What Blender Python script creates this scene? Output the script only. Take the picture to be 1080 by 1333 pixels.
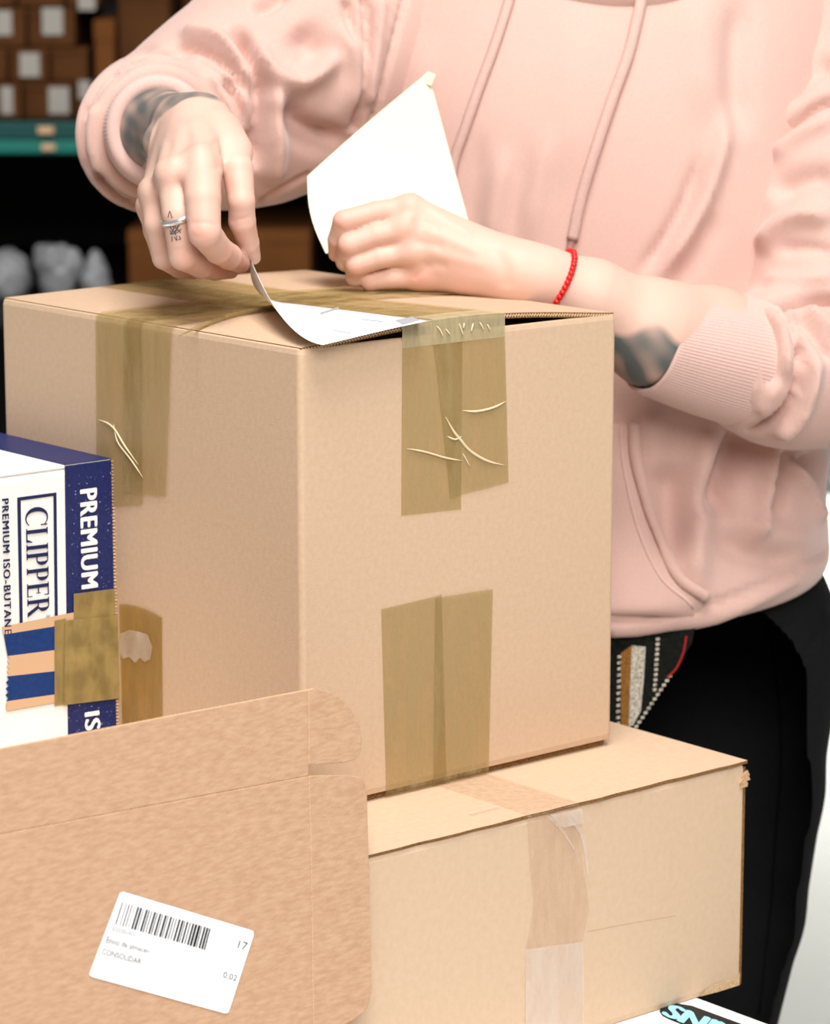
import bpy, math, random
import numpy as np
from mathutils import Vector, Matrix
from mathutils.bvhtree import BVHTree

for o in list(bpy.data.objects):
    bpy.data.objects.remove(o, do_unlink=True)
SC = bpy.context.scene
COL = SC.collection
random.seed(4)
RNG = np.random.default_rng(4)

# ------------------------------------------------------------------ camera
F = 4000.0                      # focal length in pixels of the 1080 x 1333 frame
HC = 1.45                       # camera height
TH = math.atan(775 / F)         # pitch below the horizon
cam_d = bpy.data.cameras.new('camera')
cam = bpy.data.objects.new('camera', cam_d)
COL.objects.link(cam)
cam.location = (0, 0, HC)
cam.rotation_euler = (math.pi / 2 - TH, 0, 0)
cam_d.sensor_fit = 'VERTICAL'
cam_d.sensor_height = 36
cam_d.sensor_width = 36
cam_d.lens = F / 1333 * 36
cam_d.clip_start = 0.05
cam_d.dof.use_dof = True
cam_d.dof.focus_distance = 2.05
cam_d.dof.aperture_fstop = 9.0
SC.camera = cam

# ------------------------------------------------------------------ world and lights
W = bpy.data.worlds.new('warehouse_ambient')
SC.world = W
W.use_nodes = True
W.node_tree.nodes['Background'].inputs[0].default_value = (1.0, 0.985, 0.96, 1)
W.node_tree.nodes['Background'].inputs[1].default_value = 0.15

def area(name, loc, target, size, power, col=(1, 1, 1), sy=None):
    l = bpy.data.lights.new(name, 'AREA')
    l.energy = power
    l.color = col
    l.shape = 'RECTANGLE'
    l.size = size
    l.size_y = sy or size
    o = bpy.data.objects.new(name, l)
    COL.objects.link(o)
    o.location = loc
    o.rotation_euler = (Vector(target) - Vector(loc)).to_track_quat('-Z', 'Y').to_euler()
    return o
area('ceiling_light_near', (0.1, 0.9, 4.4), (0.1, 2.1, 1.0), 1.5, 112, (1, 0.985, 0.96))
area('front_fill_light', (0.45, -0.9, 3.0), (0.0, 2.2, 1.0), 1.6, 92, (1, 0.985, 0.97))  # unseen soft light added in front to lift the carton's left face
far = area('far_floor_fill', (3.2, 7.2, 3.8), (3.2, 7.2, 0), 2.0, 430, (1, 1, 0.98))  # unseen lamp added to brighten the far floor
far.data.spread = math.radians(95)

SC.view_settings.view_transform = 'Standard'
SC.view_settings.look = 'None'
SC.view_settings.gamma = 1
SC.view_settings.use_curve_mapping = False
SC.view_settings.exposure = 0.32

# ------------------------------------------------------------------ camera geometry helpers
AX = np.array([1., 0, 0])
FW = np.array([0, math.cos(TH), -math.sin(TH)])
UP = np.array([0, math.sin(TH), math.cos(TH)])
O = np.array([0, 0, HC])
ZZ = np.array([0, 0, 1.])
def ray(x, y): return FW + AX * (x - 540) / F - UP * (y - 666.5) / F
def P(x, y, d): return O + ray(x, y) * d
def hit(x, y, p0, n):
    r = ray(x, y)
    return O + r * ((np.asarray(p0) - O) @ n) / (r @ n)
def project(V):
    v = V - O
    d = v @ FW
    return 540 + F * (v @ AX) / d, 666.5 - F * (v @ UP) / d, d
YAW = math.radians(40.21)
U = np.array([math.cos(YAW), math.sin(YAW), 0])
V_ = np.array([-math.sin(YAW), math.cos(YAW), 0])

# ------------------------------------------------------------------ object helpers
def setp(o, label=None, cat=None, group=None, kind=None):
    if label: o['label'] = label
    if cat: o['category'] = cat
    if group: o['group'] = group
    if kind: o['kind'] = kind
    return o
def empty(name, loc=(0, 0, 0), rz=0, label=None, cat=None, group=None):
    o = bpy.data.objects.new(name, None)
    COL.objects.link(o)
    o.location = loc
    o.rotation_euler = (0, 0, rz)
    o.empty_display_size = 0.05
    return setp(o, label, cat, group)
def mesh(name, verts, faces, mat, parent=None, smooth=False, world=False, label=None):
    """one mesh object; world=True: verts are world coordinates although it has a parent"""
    me = bpy.data.meshes.new(name)
    v = np.asarray(verts, dtype=float)
    if world and parent is not None:
        M = np.array((Matrix.Translation(parent.location) @ parent.rotation_euler.to_matrix().to_4x4()).inverted())
        v = v @ M[:3, :3].T + M[:3, 3]
    if isinstance(faces, np.ndarray):
        k = faces.shape[1]
        me.vertices.add(len(v)); me.vertices.foreach_set('co', v.ravel())
        me.loops.add(faces.size); me.loops.foreach_set('vertex_index', faces.ravel().astype(np.int32))
        me.polygons.add(len(faces)); me.polygons.foreach_set('loop_start', np.arange(0, faces.size, k, dtype=np.int32))
    else:
        me.from_pydata(v.tolist(), [], [list(map(int, f)) for f in faces])
    me.update()
    for m in (mat if isinstance(mat, list) else [mat]):
        me.materials.append(m)
    if smooth:
        me.polygons.foreach_set('use_smooth', [True] * len(me.polygons))
    o = bpy.data.objects.new(name, me)
    COL.objects.link(o)
    if parent is not None: o.parent = parent
    if label: o['label'] = label
    return o
def box_vf(x0, x1, y0, y1, z0, z1):
    v = [(x, y, z) for z in (z0, z1) for y in (y0, y1) for x in (x0, x1)]
    f = [(0, 2, 3, 1), (4, 5, 7, 6), (0, 1, 5, 4), (2, 6, 7, 3), (0, 4, 6, 2), (1, 3, 7, 5)]
    return v, f
def bevel(o, w=0.002, seg=2):
    m = o.modifiers.new('bevel', 'BEVEL')
    m.width = w
    m.segments = seg
    m.limit_method = 'ANGLE'
    m.harden_normals = False
    return o
def box(name, b, mat, parent=None, bev=0.0, world=False):
    v, f = box_vf(*b)
    o = mesh(name, v, f, mat, parent, world=world)
    if bev: bevel(o, bev)
    return o
class MB:
    def __init__(s): s.v = []; s.f = []
    def add(s, v, f):
        n = len(s.v)
        s.v += [tuple(p) for p in v]
        s.f += [tuple(i + n for i in q) for q in f]
        return s
    def box(s, *b): return s.add(*box_vf(*b))
def grid_faces(nu, nv, wrap=False):
    f = []
    for i in range(nu - 1):
        for j in range(nv if wrap else nv - 1):
            k = (j + 1) % nv
            f.append((i * nv + j, i * nv + k, (i + 1) * nv + k, (i + 1) * nv + j))
    return f
def catmull(pts, n=8):
    p = np.asarray(pts, float)
    if len(p) < 3:
        t = np.linspace(0, 1, n + 1)[:, None]
        return p[0] * (1 - t) + p[-1] * t
    q = np.vstack([2 * p[0] - p[1], p, 2 * p[-1] - p[-2]])
    out = []
    for i in range(1, len(q) - 2):
        for t in np.linspace(0, 1, n, endpoint=False):
            a, b, c, d = q[i - 1], q[i], q[i + 1], q[i + 2]
            out.append(0.5 * (2 * b + (c - a) * t + (2 * a - 5 * b + 4 * c - d) * t * t + (3 * b - a - 3 * c + d) * t ** 3))
    out.append(p[-1])
    return np.array(out)
def tube_vf(path, r, ns=8, flat=1.0, nrm=None):
    """tube along a path; r a number or one per point; flat squashes it along nrm"""
    p = np.asarray(path, float)
    n = len(p)
    r = np.broadcast_to(np.asarray(r, float), (n,))
    t = np.gradient(p, axis=0)
    t /= np.linalg.norm(t, axis=1)[:, None] + 1e-12
    ref = np.array(nrm if nrm is not None else (0.13, -0.9, 0.4), float)
    vs = []
    for i in range(n):
        a = ref[i] if ref.ndim == 2 else ref
        a = a - t[i] * (a @ t[i])
        a /= np.linalg.norm(a) + 1e-12
        b = np.cross(t[i], a)
        for k in range(ns):
            th = 2 * math.pi * k / ns
            vs.append(p[i] + r[i] * (math.cos(th) * a * flat + math.sin(th) * b))
    f = grid_faces(n, ns, True)
    f.append(tuple(range(ns))[::-1])
    f.append(tuple((n - 1) * ns + k for k in range(ns)))
    return vs, f

# ------------------------------------------------------------------ materials
def lin(c):
    return tuple((x / 255 / 12.92 if x / 255 <= 0.04045 else ((x / 255 + 0.055) / 1.055) ** 2.4) for x in c)
def mat(name, col, rough=0.7, spec=0.3, noise=None, bump=None, sheen=0.0, sss=0.0, metal=0.0, col2=None, coat=0.0):
    """col, col2: sRGB 0-255; noise=(scale, detail, stretch xyz); bump=(scale, strength, stretch)"""
    m = bpy.data.materials.new(name)
    m.use_nodes = True
    nt = m.node_tree
    N, L = nt.nodes, nt.links
    b = N['Principled BSDF']
    b.inputs['Roughness'].default_value = rough
    b.inputs['Specular IOR Level'].default_value = spec
    b.inputs['Metallic'].default_value = metal
    b.inputs['Base Color'].default_value = (*lin(col), 1)
    b.inputs['Coat Weight'].default_value = coat
    if sheen:
        b.inputs['Sheen Weight'].default_value = sheen
        b.inputs['Sheen Roughness'].default_value = 0.5
    if sss:
        b.inputs['Subsurface Weight'].default_value = sss
        b.inputs['Subsurface Radius'].default_value = (1.0, 0.35, 0.2)
        b.inputs['Subsurface Scale'].default_value = 0.006
    tc = N.new('ShaderNodeTexCoord')
    def nz(scale, detail, stretch):
        mp = N.new('ShaderNodeMapping')
        mp.inputs['Scale'].default_value = stretch
        L.new(tc.outputs['Object'], mp.inputs[0])
        t = N.new('ShaderNodeTexNoise')
        t.inputs['Scale'].default_value = scale
        t.inputs['Detail'].default_value = detail
        L.new(mp.outputs[0], t.inputs['Vector'])
        return t
    if noise:
        t = nz(noise[0], noise[1], noise[2] if len(noise) > 2 else (1, 1, 1))
        r = N.new('ShaderNodeValToRGB')
        r.color_ramp.elements[0].position = 0.32
        r.color_ramp.elements[1].position = 0.68
        r.color_ramp.elements[0].color = (*lin(col2 or col), 1)
        r.color_ramp.elements[1].color = (*lin(col), 1)
        L.new(t.outputs['Fac'], r.inputs[0])
        L.new(r.outputs[0], b.inputs['Base Color'])
    if bump:
        t = nz(bump[0], 3, bump[2] if len(bump) > 2 else (1, 1, 1))
        bp = N.new('ShaderNodeBump')
        bp.inputs['Strength'].default_value = bump[1]
        bp.inputs['Distance'].default_value = 0.002
        L.new(t.outputs['Fac'], bp.inputs['Height'])
        L.new(bp.outputs[0], b.inputs['Normal'])
    return m
def film(name, tint, haze_col, haze=0.3, gloss=0.10, scale=60, stretch=(1, 1, 1), rough=0.18, lo=0.35, hi=0.7, bump=0.25):
    """adhesive film: tinted see-through layer, blotchy milky adhesion and a glossy surface"""
    m = bpy.data.materials.new(name)
    m.use_nodes = True
    nt = m.node_tree
    N, L = nt.nodes, nt.links
    N.remove(N['Principled BSDF'])
    out = N['Material Output']
    tr = N.new('ShaderNodeBsdfTransparent')
    tr.inputs[0].default_value = (*tint, 1)
    df = N.new('ShaderNodeBsdfDiffuse')
    df.inputs[0].default_value = (*lin(haze_col), 1)
    gl = N.new('ShaderNodeBsdfGlossy')
    gl.inputs['Roughness'].default_value = rough
    tc = N.new('ShaderNodeTexCoord')
    mp = N.new('ShaderNodeMapping')
    mp.inputs['Scale'].default_value = stretch
    L.new(tc.outputs['Object'], mp.inputs[0])
    t = N.new('ShaderNodeTexNoise')
    t.inputs['Scale'].default_value = scale
    t.inputs['Detail'].default_value = 4
    L.new(mp.outputs[0], t.inputs['Vector'])
    mr = N.new('ShaderNodeMapRange')
    mr.inputs['From Min'].default_value = 0.4
    mr.inputs['From Max'].default_value = 0.62
    mr.inputs['To Min'].default_value = haze * lo
    mr.inputs['To Max'].default_value = haze * (1 + hi)
    L.new(t.outputs['Fac'], mr.inputs['Value'])
    m1 = N.new('ShaderNodeMixShader')
    L.new(mr.outputs[0], m1.inputs[0])
    L.new(tr.outputs[0], m1.inputs[1])
    L.new(df.outputs[0], m1.inputs[2])
    bp = N.new('ShaderNodeBump')
    bp.inputs['Strength'].default_value = bump
    bp.inputs['Distance'].default_value = 0.001
    L.new(t.outputs['Fac'], bp.inputs['Height'])
    L.new(bp.outputs[0], gl.inputs['Normal'])
    m2 = N.new('ShaderNodeMixShader')
    m2.inputs[0].default_value = gloss
    L.new(m1.outputs[0], m2.inputs[1])
    L.new(gl.outputs[0], m2.inputs[2])
    L.new(m2.outputs[0], out.inputs[0])
    return m

M = {}
M['card'] = mat('kraft_cardboard', (207, 177, 149), 0.8, 0.2, (260, 5), (900, 0.12), col2=(201, 170, 141))
M['card_pale'] = mat('pale_kraft_cardboard', (210, 182, 154), 0.8, 0.2, (200, 5), (900, 0.12), col2=(205, 176, 147))
M['card_fibre'] = mat('fibrous_brown_cardboard', (194, 158, 129), 0.85, 0.15, (300, 9, (0.4, 1, 1.4)), (700, 0.18), col2=(179, 142, 112))
M['edge'] = mat('corrugated_cut_edge', (150, 112, 70), 0.9, 0.1, (900, 2), (1200, 0.4), col2=(105, 72, 40))
M['edge_pale'] = mat('pale_cut_edge', (226, 196, 160), 0.9, 0.1, (900, 2), col2=(190, 150, 110))
M['inside'] = mat('dark_inside_cardboard', (176, 138, 98), 0.9, 0.1)  # darker cardboard tone for the scored line
M['tape'] = film('olive_brown_packing_tape', (0.865, 0.83, 0.69), (188, 164, 116), 0.32, 0.03, 40, (2.2, 2.2, 0.5), 0.25, 0.6, 0.4, 0.15)
M['tape_top'] = film('brown_packing_tape_flat', (0.84, 0.76, 0.6), (182, 154, 118), 0.30, 0.06, 30, (1, 1, 1), 0.22)
M['tape_bridge'] = film('amber_packing_tape', (0.82, 0.74, 0.48), (172, 140, 88), 0.25, 0.04, 40, (3, 3, 0.4), 0.2)
M['tape_worn'] = film('milky_worn_tape', (0.9, 0.86, 0.8), (205, 190, 172), 0.75, 0.04, 70, (2, 2, 0.6), 0.3)
M['tape_clear'] = film('clear_packing_tape', (0.985, 0.966, 0.95), (216, 182, 152), 0.12, 0.04, 60, (3, 3, 0.5), 0.15)
M['tape_milky'] = film('milky_clear_tape', (0.985, 0.975, 0.97), (234, 216, 200), 0.42, 0.05, 30, (2, 2, 0.8), 0.25, 0.75, 0.25, 0.1)
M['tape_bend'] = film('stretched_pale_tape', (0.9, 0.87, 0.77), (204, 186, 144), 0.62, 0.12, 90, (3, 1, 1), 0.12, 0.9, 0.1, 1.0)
M['tape_fold_glint'] = mat('tape_ridge_and_glint', (226, 208, 172), 0.3, 0.5)
M['white_card'] = mat('white_printed_board', (240, 240, 238), 0.5, 0.35, (14, 3), col2=(232, 233, 231), bump=(60, 0.05))
M['navy'] = mat('navy_print', (34, 44, 98), 0.45, 0.35, (420, 3), col2=(24, 34, 84))
M['navy_ink'] = mat('dark_navy_ink', (26, 38, 78), 0.5, 0.3)
M['blue_band'] = mat('blue_stripe_print', (12, 58, 122), 0.4, 0.4, (400, 2), col2=(8, 48, 106))
M['tan_band'] = mat('tan_stripe_print', (208, 172, 136), 0.4, 0.4)
M['white_ink'] = mat('white_ink', (244, 244, 244), 0.5, 0.3)
M['speck'] = mat('scuffed_white_speck', (160, 168, 200), 0.7, 0.2)
M['sticker'] = mat('white_sticker_paper', (238, 238, 238), 0.5, 0.3)
M['ink'] = mat('black_print', (22, 18, 20), 0.6, 0.2)
M['ink_grey'] = mat('grey_print', (120, 112, 112), 0.6, 0.2)
M['label_grey'] = mat('pale_grey_print', (168, 168, 172), 0.6, 0.2)
M['paper'] = mat('cream_release_paper', (229, 223, 196), 0.45, 0.35)
M['cyan_ink'] = mat('pale_cyan_print', (160, 222, 240), 0.5, 0.3)
M['black_ink'] = mat('black_outline_print', (20, 26, 30), 0.5, 0.3)
M['hoodie'] = mat('dusty_pink_sweatshirt', (209, 173, 161), 0.95, 0.1, (500, 4), (1500, 0.15), sheen=0.35, col2=(205, 167, 155))
M['rib'] = mat('pink_rib_knit', (215, 181, 171), 0.95, 0.1, (600, 3), (1500, 0.15), sheen=0.2, col2=(210, 174, 164))
M['cord'] = mat('pink_woven_cord', (216, 182, 171), 0.95, 0.1, (900, 2), (1800, 0.5), col2=(206, 168, 157))
M['cord_tip'] = mat('grey_pink_cord_tip', (168, 128, 122), 0.5, 0.3)
M['legging'] = mat('black_stretch_fabric', (27, 27, 28), 0.95, 0.05, (300, 3), (1400, 0.15), col2=(23, 23, 24))
M['seam'] = mat('black_seam', (7, 7, 8), 0.9, 0.1)
M['hair'] = mat('dark_brown_hair', (60, 40, 30), 0.5, 0.4, (120, 4, (1, 1, 0.1)), col2=(42, 28, 22))
M['shoe'] = mat('white_shoe', (225, 225, 222), 0.6, 0.3)
M['silver'] = mat('polished_silver', (236, 236, 238), 0.22, 0.5, metal=0.85)
M['red'] = mat('red_glass_bead', (214, 16, 14), 0.3, 0.5)
M['floor'] = mat('light_concrete', (214, 214, 208), 0.7, 0.3, (1.2, 4), col2=(204, 204, 197))
M['wall'] = mat('white_painted_wall', (232, 232, 228), 0.8, 0.2)
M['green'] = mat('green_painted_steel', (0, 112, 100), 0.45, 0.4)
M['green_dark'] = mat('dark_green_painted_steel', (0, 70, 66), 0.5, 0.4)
M['steel_dark'] = mat('dark_rack_steel', (22, 20, 20), 0.6, 0.3)
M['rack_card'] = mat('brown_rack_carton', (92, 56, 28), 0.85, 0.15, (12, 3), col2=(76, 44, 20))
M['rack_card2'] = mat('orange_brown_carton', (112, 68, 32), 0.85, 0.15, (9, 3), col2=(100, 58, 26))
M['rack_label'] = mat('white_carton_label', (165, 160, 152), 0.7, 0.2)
M['bag'] = mat('white_plastic_bag', (170, 170, 172), 0.35, 0.4, (20, 3), (40, 0.5), col2=(140, 140, 144))
M['blue_bin'] = mat('blue_plastic', (20, 74, 120), 0.4, 0.4)
M['wood'] = mat('grey_bench_board', (150, 150, 148), 0.6, 0.3)

def skin_material():
    m = mat('skin', (220, 182, 165), 0.5, 0.35, (14, 3), (600, 0.06), sss=0.12, col2=(216, 174, 156))
    nt = m.node_tree
    N, L = nt.nodes, nt.links
    b = N['Principled BSDF']
    src = b.inputs['Base Color'].links[0].from_socket
    at = N.new('ShaderNodeAttribute')
    at.attribute_name = 'ink'
    sp = N.new('ShaderNodeSeparateColor')
    L.new(at.outputs['Color'], sp.inputs[0])
    mr = N.new('ShaderNodeMix')           # rosy knuckles
    mr.data_type = 'RGBA'
    mr.inputs['B'].default_value = (*lin((226, 150, 130)), 1)
    L.new(sp.outputs['Green'], mr.inputs['Factor'])
    L.new(src, mr.inputs['A'])
    mi = N.new('ShaderNodeMix')           # tattoo ink
    mi.data_type = 'RGBA'
    mi.inputs['B'].default_value = (*lin((92, 98, 96)), 1)
    L.new(sp.outputs['Red'], mi.inputs['Factor'])
    L.new(mr.outputs['Result'], mi.inputs['A'])
    L.new(mi.outputs['Result'], b.inputs['Base Color'])
    return m
M['skin'] = skin_material()

# ------------------------------------------------------------------ text helper
def text_vf(s, bold=0.0, spacing=1.0):
    cu = bpy.data.curves.new('text', 'FONT')
    cu.body = s
    cu.offset = bold
    cu.space_character = spacing
    cu.resolution_u = 4
    ob = bpy.data.objects.new('text', cu)
    COL.objects.link(ob)
    dg = bpy.context.evaluated_depsgraph_get()
    me = bpy.data.meshes.new_from_object(ob.evaluated_get(dg))
    v = np.array([tuple(x.co) for x in me.vertices])
    f = [tuple(p.vertices) for p in me.polygons]
    bpy.data.objects.remove(ob)
    bpy.data.curves.remove(cu)
    bpy.data.meshes.remove(me)
    lo, hi = v.min(0), v.max(0)
    v = (v - lo) / np.maximum(hi - lo, 1e-9)
    return v, f
def bil(q, s, t):
    """q = TL, TR, BR, BL; s right, t up"""
    q = [np.asarray(a, float) for a in q]
    s = np.asarray(s)[..., None]; t = np.asarray(t)[..., None]
    return (q[3] * (1 - s) + q[2] * s) * (1 - t) + (q[0] * (1 - s) + q[1] * s) * t
def text_quad(name, s, quad, m, parent, bold=0.0, spacing=1.0):
    v, f = text_vf(s, 0.0, spacing)
    if bold:
        n_ = len(v); b_ = bold / len(s)
        sh = [(0, 0), (b_, 0), (-b_, 0), (b_ * 2, 0), (-b_ * 2, 0), (0, bold * 0.5), (0, -bold * 0.5)]
        v = np.vstack([v + (a, c, 0) for a, c in sh])
        lift = np.repeat(np.arange(len(sh)) * 4e-5, n_)
        f = [tuple(i + k * n_ for i in q) for k in range(len(sh)) for q in f]
    W3 = bil(quad, v[:, 0], v[:, 1])
    if bold:
        q_ = [np.asarray(a_, float) for a_ in quad]
        nn_ = np.cross(q_[1] - q_[0], q_[0] - q_[3]); nn_ /= np.linalg.norm(nn_)
        W3 = W3 + nn_ * lift[:, None]
    return mesh(name, W3, f, m, parent)

# ================================================================== THE SETTING
v, f = box_vf(-6, 7, -2, 11.2, -0.1, 0)
setp(mesh('floor', v, f, M['floor']), kind='structure')
v, f = box_vf(-6, 7, 11, 11.2, 0, 5)
setp(mesh('wall_back', v, f, M['wall']), kind='structure')

# ------------------------------------------------------------------ boxes: shared dimensions
C = P(390, 455, 2.0)                     # front top corner of the large carton
BW, BD, BH = 0.286, 0.357, 0.317
ZL = C[2] - BH                           # top of the lower carton
LH_ = 0.169
ZW = ZL - LH_                            # top of the white box
base = C - ZZ * BH
def frame_of(org):
    """pixel -> local coordinates on a plane of a thing standing at org, turned by YAW"""
    org = np.asarray(org, float)
    def loc(p):
        r = np.asarray(p) - org
        return np.array([r @ U, r @ V_, r[2]])
    def on_y(x, y, yl):        # plane local y = yl
        return loc(hit(x, y, org + V_ * yl, V_))
    def on_x(x, y, xl):
        return loc(hit(x, y, org + U * xl, U))
    def on_z(x, y, zl):
        return loc(hit(x, y, org + ZZ * zl, ZZ))
    return loc, on_x, on_y, on_z

def carton_body(w, d, h, th, r, mat_, parent, name='body', z0=0.0):
    """four-walled tube with rounded corners and a bottom; wall thickness th"""
    def ring(inset, z):
        pts = []
        rr = max(r - inset, 0.0008)
        for (cx, cy, a0) in ((w - r, r, -90), (w - r, d - r, 0), (r, d - r, 90), (r, r, 180)):
            for k in range(6):
                a = math.radians(a0 + 90 * k / 5)
                pts.append((cx + rr * math.cos(a), cy + rr * math.sin(a), z))
        return pts
    rings = [ring(0.004, z0), ring(0.0008, z0 + 0.001), ring(0, z0 + 0.005), ring(0, h - 0.004), ring(0.0008, h - 0.0008), ring(th * 0.5, h), ring(th, h - 0.001), ring(th, z0 + 0.006)]
    vs = [p for q in rings for p in q]
    n = 24
    fs = grid_faces(len(rings), n, True)
    fs.append(tuple(range(n))[::-1])
    fs.append(tuple((len(rings) - 1) * n + k for k in range(n)))
    return mesh(name, vs, fs, mat_, parent, smooth=False)

def strip(name, rows, m, parent, n=4, wave=0.0):
    """adhesive strip through rows of (left, right) local points; rows are straight between"""
    vs = []
    for k, (a, b) in enumerate(rows):
        for i in range(n + 1):
            t = i / n
            vs.append(np.asarray(a) * (1 - t) + np.asarray(b) * t)
    return mesh(name, vs, grid_faces(len(rows), n + 1), m, parent)

# ------------------------------------------------------------------ LARGE CARTON
big = empty('large_carton', base, YAW, 'large brown cardboard carton with olive tape, stacked under the hands', 'box')
lc, bx_, by_, bz_ = frame_of(base)
carton_body(BW, BD, BH, 0.004, 0.004, M['card'], big, z0=0.0045)
for x0_, x1_ in ((0.004, BW / 2 - 0.0005), (BW / 2 + 0.0005, BW - 0.003)):
    box('bottom_flap', (x0_, x1_, 0.005, BD - 0.004, 0.0, 0.0046), M['edge'], big, 0.0006)
RISE = 0.0092
def flap_z(x, y):
    """height of the bulging top flaps"""
    t = math.sin(math.pi / 2 * max(0.0, 1 - abs(x - BW / 2) / (BW / 2)))
    return BH + 0.0006 + RISE * (1 - 0.8 * min(1.0, max(0.0, y) / BD * 1.6)) * t ** 1.15
def top_flap(x0, x1, name):
    nx, ny, th = 9, 13, 0.0038
    vs = []
    for lay in (0, 1):
        for i in range(nx):
            for j in range(ny):
                x = x0 + (x1 - x0) * i / (nx - 1)
                y = 0.0015 + (BD - 0.003) * j / (ny - 1)
                vs.append((x, y, flap_z(x, y) + (0 if lay else -th)))
    a = nx * ny
    fs = [tuple(q) for q in grid_faces(nx, ny)] + [tuple(i + a for i in q) for q in grid_faces(nx, ny)]
    fs = [q[::-1] for q in fs[:(nx - 1) * (ny - 1)]] + fs[(nx - 1) * (ny - 1):]
    for i in range(nx - 1):
        for j in (0, ny - 1):
            fs.append((i * ny + j, (i + 1) * ny + j, a + (i + 1) * ny + j, a + i * ny + j))
    for j in range(ny - 1):
        for i in (0, nx - 1):
            fs.append((i * ny + j, i * ny + j + 1, a + i * ny + j + 1, a + i * ny + j))
    o = mesh(name, vs, fs, [M['card'], M['edge']], big)
    for p in o.data.polygons:
        if p.index >= 2 * (nx - 1) * (ny - 1): p.material_index = 1
    # fluting seen in the cut edge along the front
    fl = MB()
    n = 110
    for k in range(n):
        xa = x0 + (x1 - x0) * k / n
        xb = x0 + (x1 - x0) * (k + 1) / n
        za = flap_z(xa, 0) - (0.0011 if k % 2 else 0.0028)
        zb = flap_z(xb, 0) - (0.0028 if k % 2 else 0.0011)
        fl.add([(xa, 0.0009, za - 0.0004), (xb, 0.0009, zb - 0.0004), (xb, 0.0009, zb + 0.0004), (xa, 0.0009, za + 0.0004),
                (xa, 0.0030, za - 0.0004), (xb, 0.0030, zb - 0.0004), (xb, 0.0030, zb + 0.0004), (xa, 0.0030, za + 0.0004)],
               [(0, 1, 2, 3), (3, 2, 6, 7), (0, 4, 5, 1)])
    q = mesh('fluting', fl.v, fl.f, M['edge_pale'], o)
    q['label'] = 'wavy corrugated layer in the cut edge'
    return o
top_flap(0.002, BW / 2 - 0.0006, 'top_flap')
top_flap(BW / 2 + 0.0006, BW - 0.002, 'top_flap')
# inner flaps below, hinged on the short sides
box('inner_flap', (0.006, BW - 0.006, 0.006, BD * 0.38, BH - 0.0085, BH - 0.005), M['card'], big)
box('inner_flap', (0.006, BW - 0.006, BD * 0.62, BD - 0.006, BH - 0.0085, BH - 0.005), M['card'], big)
E = 0.0006
def face_y(pts, off=E): return [by_(x, y, -off) for x, y in pts]
def face_x(pts, off=E): return [bx_(x, y, -off) for x, y in pts]
def over_top(xa, xb, y0, y1, off, n=14):
    rows = []
    for k in range(n + 1):
        y = y0 + (y1 - y0) * k / n
        rows.append(((xa, y, flap_z(xa, y) + off), (xb, y, flap_z(xb, y) + off)))
    return rows
# seam tape, front (right-hand) face: two overlapping strips that run over the top
def top_sheet(name, rows, m, off):
    vs = []
    n = 10
    for a, b in rows:
        for i in range(n + 1):
            p = np.asarray(a) * (1 - i / n) + np.asarray(b) * i / n
            if p[1] >= 0.0019: p[2] = flap_z(p[0], p[1]) + off
            elif p[2] > BH + 0.0011: p[2] = flap_z(p[0], 0) + off * 0.4
            vs.append(p)
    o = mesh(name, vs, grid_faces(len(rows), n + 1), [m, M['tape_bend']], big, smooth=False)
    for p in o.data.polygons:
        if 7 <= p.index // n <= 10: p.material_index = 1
    return o
def fix(l_top, l_bot, r_top, r_bot, off):
    return seam_tape((l_top, r_top), (l_bot, r_bot), off)
def seam_tape(left, right, off):
    l0, l1 = left[0], right[0]
    r0, r1_ = left[1], right[1]
    a, b = face_y([l0, l1], off)
    c, d = face_y([r0, r1_], off)
    rows = [[b * (1 - t) + a * t, d * (1 - t) + c * t] for t in np.linspace(0, 1, 8)]
    for p in rows[-1]: p[2] = BH - 0.007
    xa, xb = a[0], c[0]
    rows.append([np.array((xa, -off, BH + 0.0008)), np.array((xb, -off, BH + 0.0008))])
    rows.append([np.array((xa, 0.0002 - off, BH + 0.0012)), np.array((xb, 0.0002 - off, BH + 0.0012))])
    rows += over_top(xa, xb, 0.002, BD - 0.002, off, 18)
    return rows
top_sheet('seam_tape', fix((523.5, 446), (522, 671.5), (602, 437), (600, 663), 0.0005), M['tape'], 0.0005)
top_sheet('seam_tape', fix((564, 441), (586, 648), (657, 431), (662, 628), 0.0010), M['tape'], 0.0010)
# cross tape, left-hand face and over the top in the other direction
def cross_tape(lt, lb, rt, rb, off, xend):
    a, b = face_x([lt, lb], off)
    c, d = face_x([rt, rb], off)
    rows = [[b * (1 - t) + a * t, d * (1 - t) + c * t] for t in np.linspace(0, 1, 8)]
    for p in rows[-1]: p[2] = BH - 0.006
    ya, yb = a[1], c[1]
    rows.append([np.array((-off * 0.6, ya, BH - 0.0005)), np.array((-off * 0.6, yb, BH - 0.0005))])
    for k in range(19):
        x = 0.004 + (xend - 0.004) * k / 18
        rows.append([np.array((x, ya, flap_z(x, ya) + off)), np.array((x, yb, flap_z(x, yb) + off))])
    vs = []
    n = 8
    for a_, b_ in rows:
        for i in range(n + 1):
            p = a_ * (1 - i / n) + b_ * i / n
            if p[0] > 0.003: p[2] = flap_z(p[0], p[1]) + off
            vs.append(p)
    return mesh('cross_tape', vs, grid_faces(len(rows), n + 1), M['tape'], big, smooth=True)
cross_tape((124, 415), (126, 660), (184, 425), (185.5, 657), 0.0014, BW - 0.002)
cross_tape((160.7, 421), (159, 640), (222.6, 432), (216, 647), 0.0018, BW - 0.002)
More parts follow.
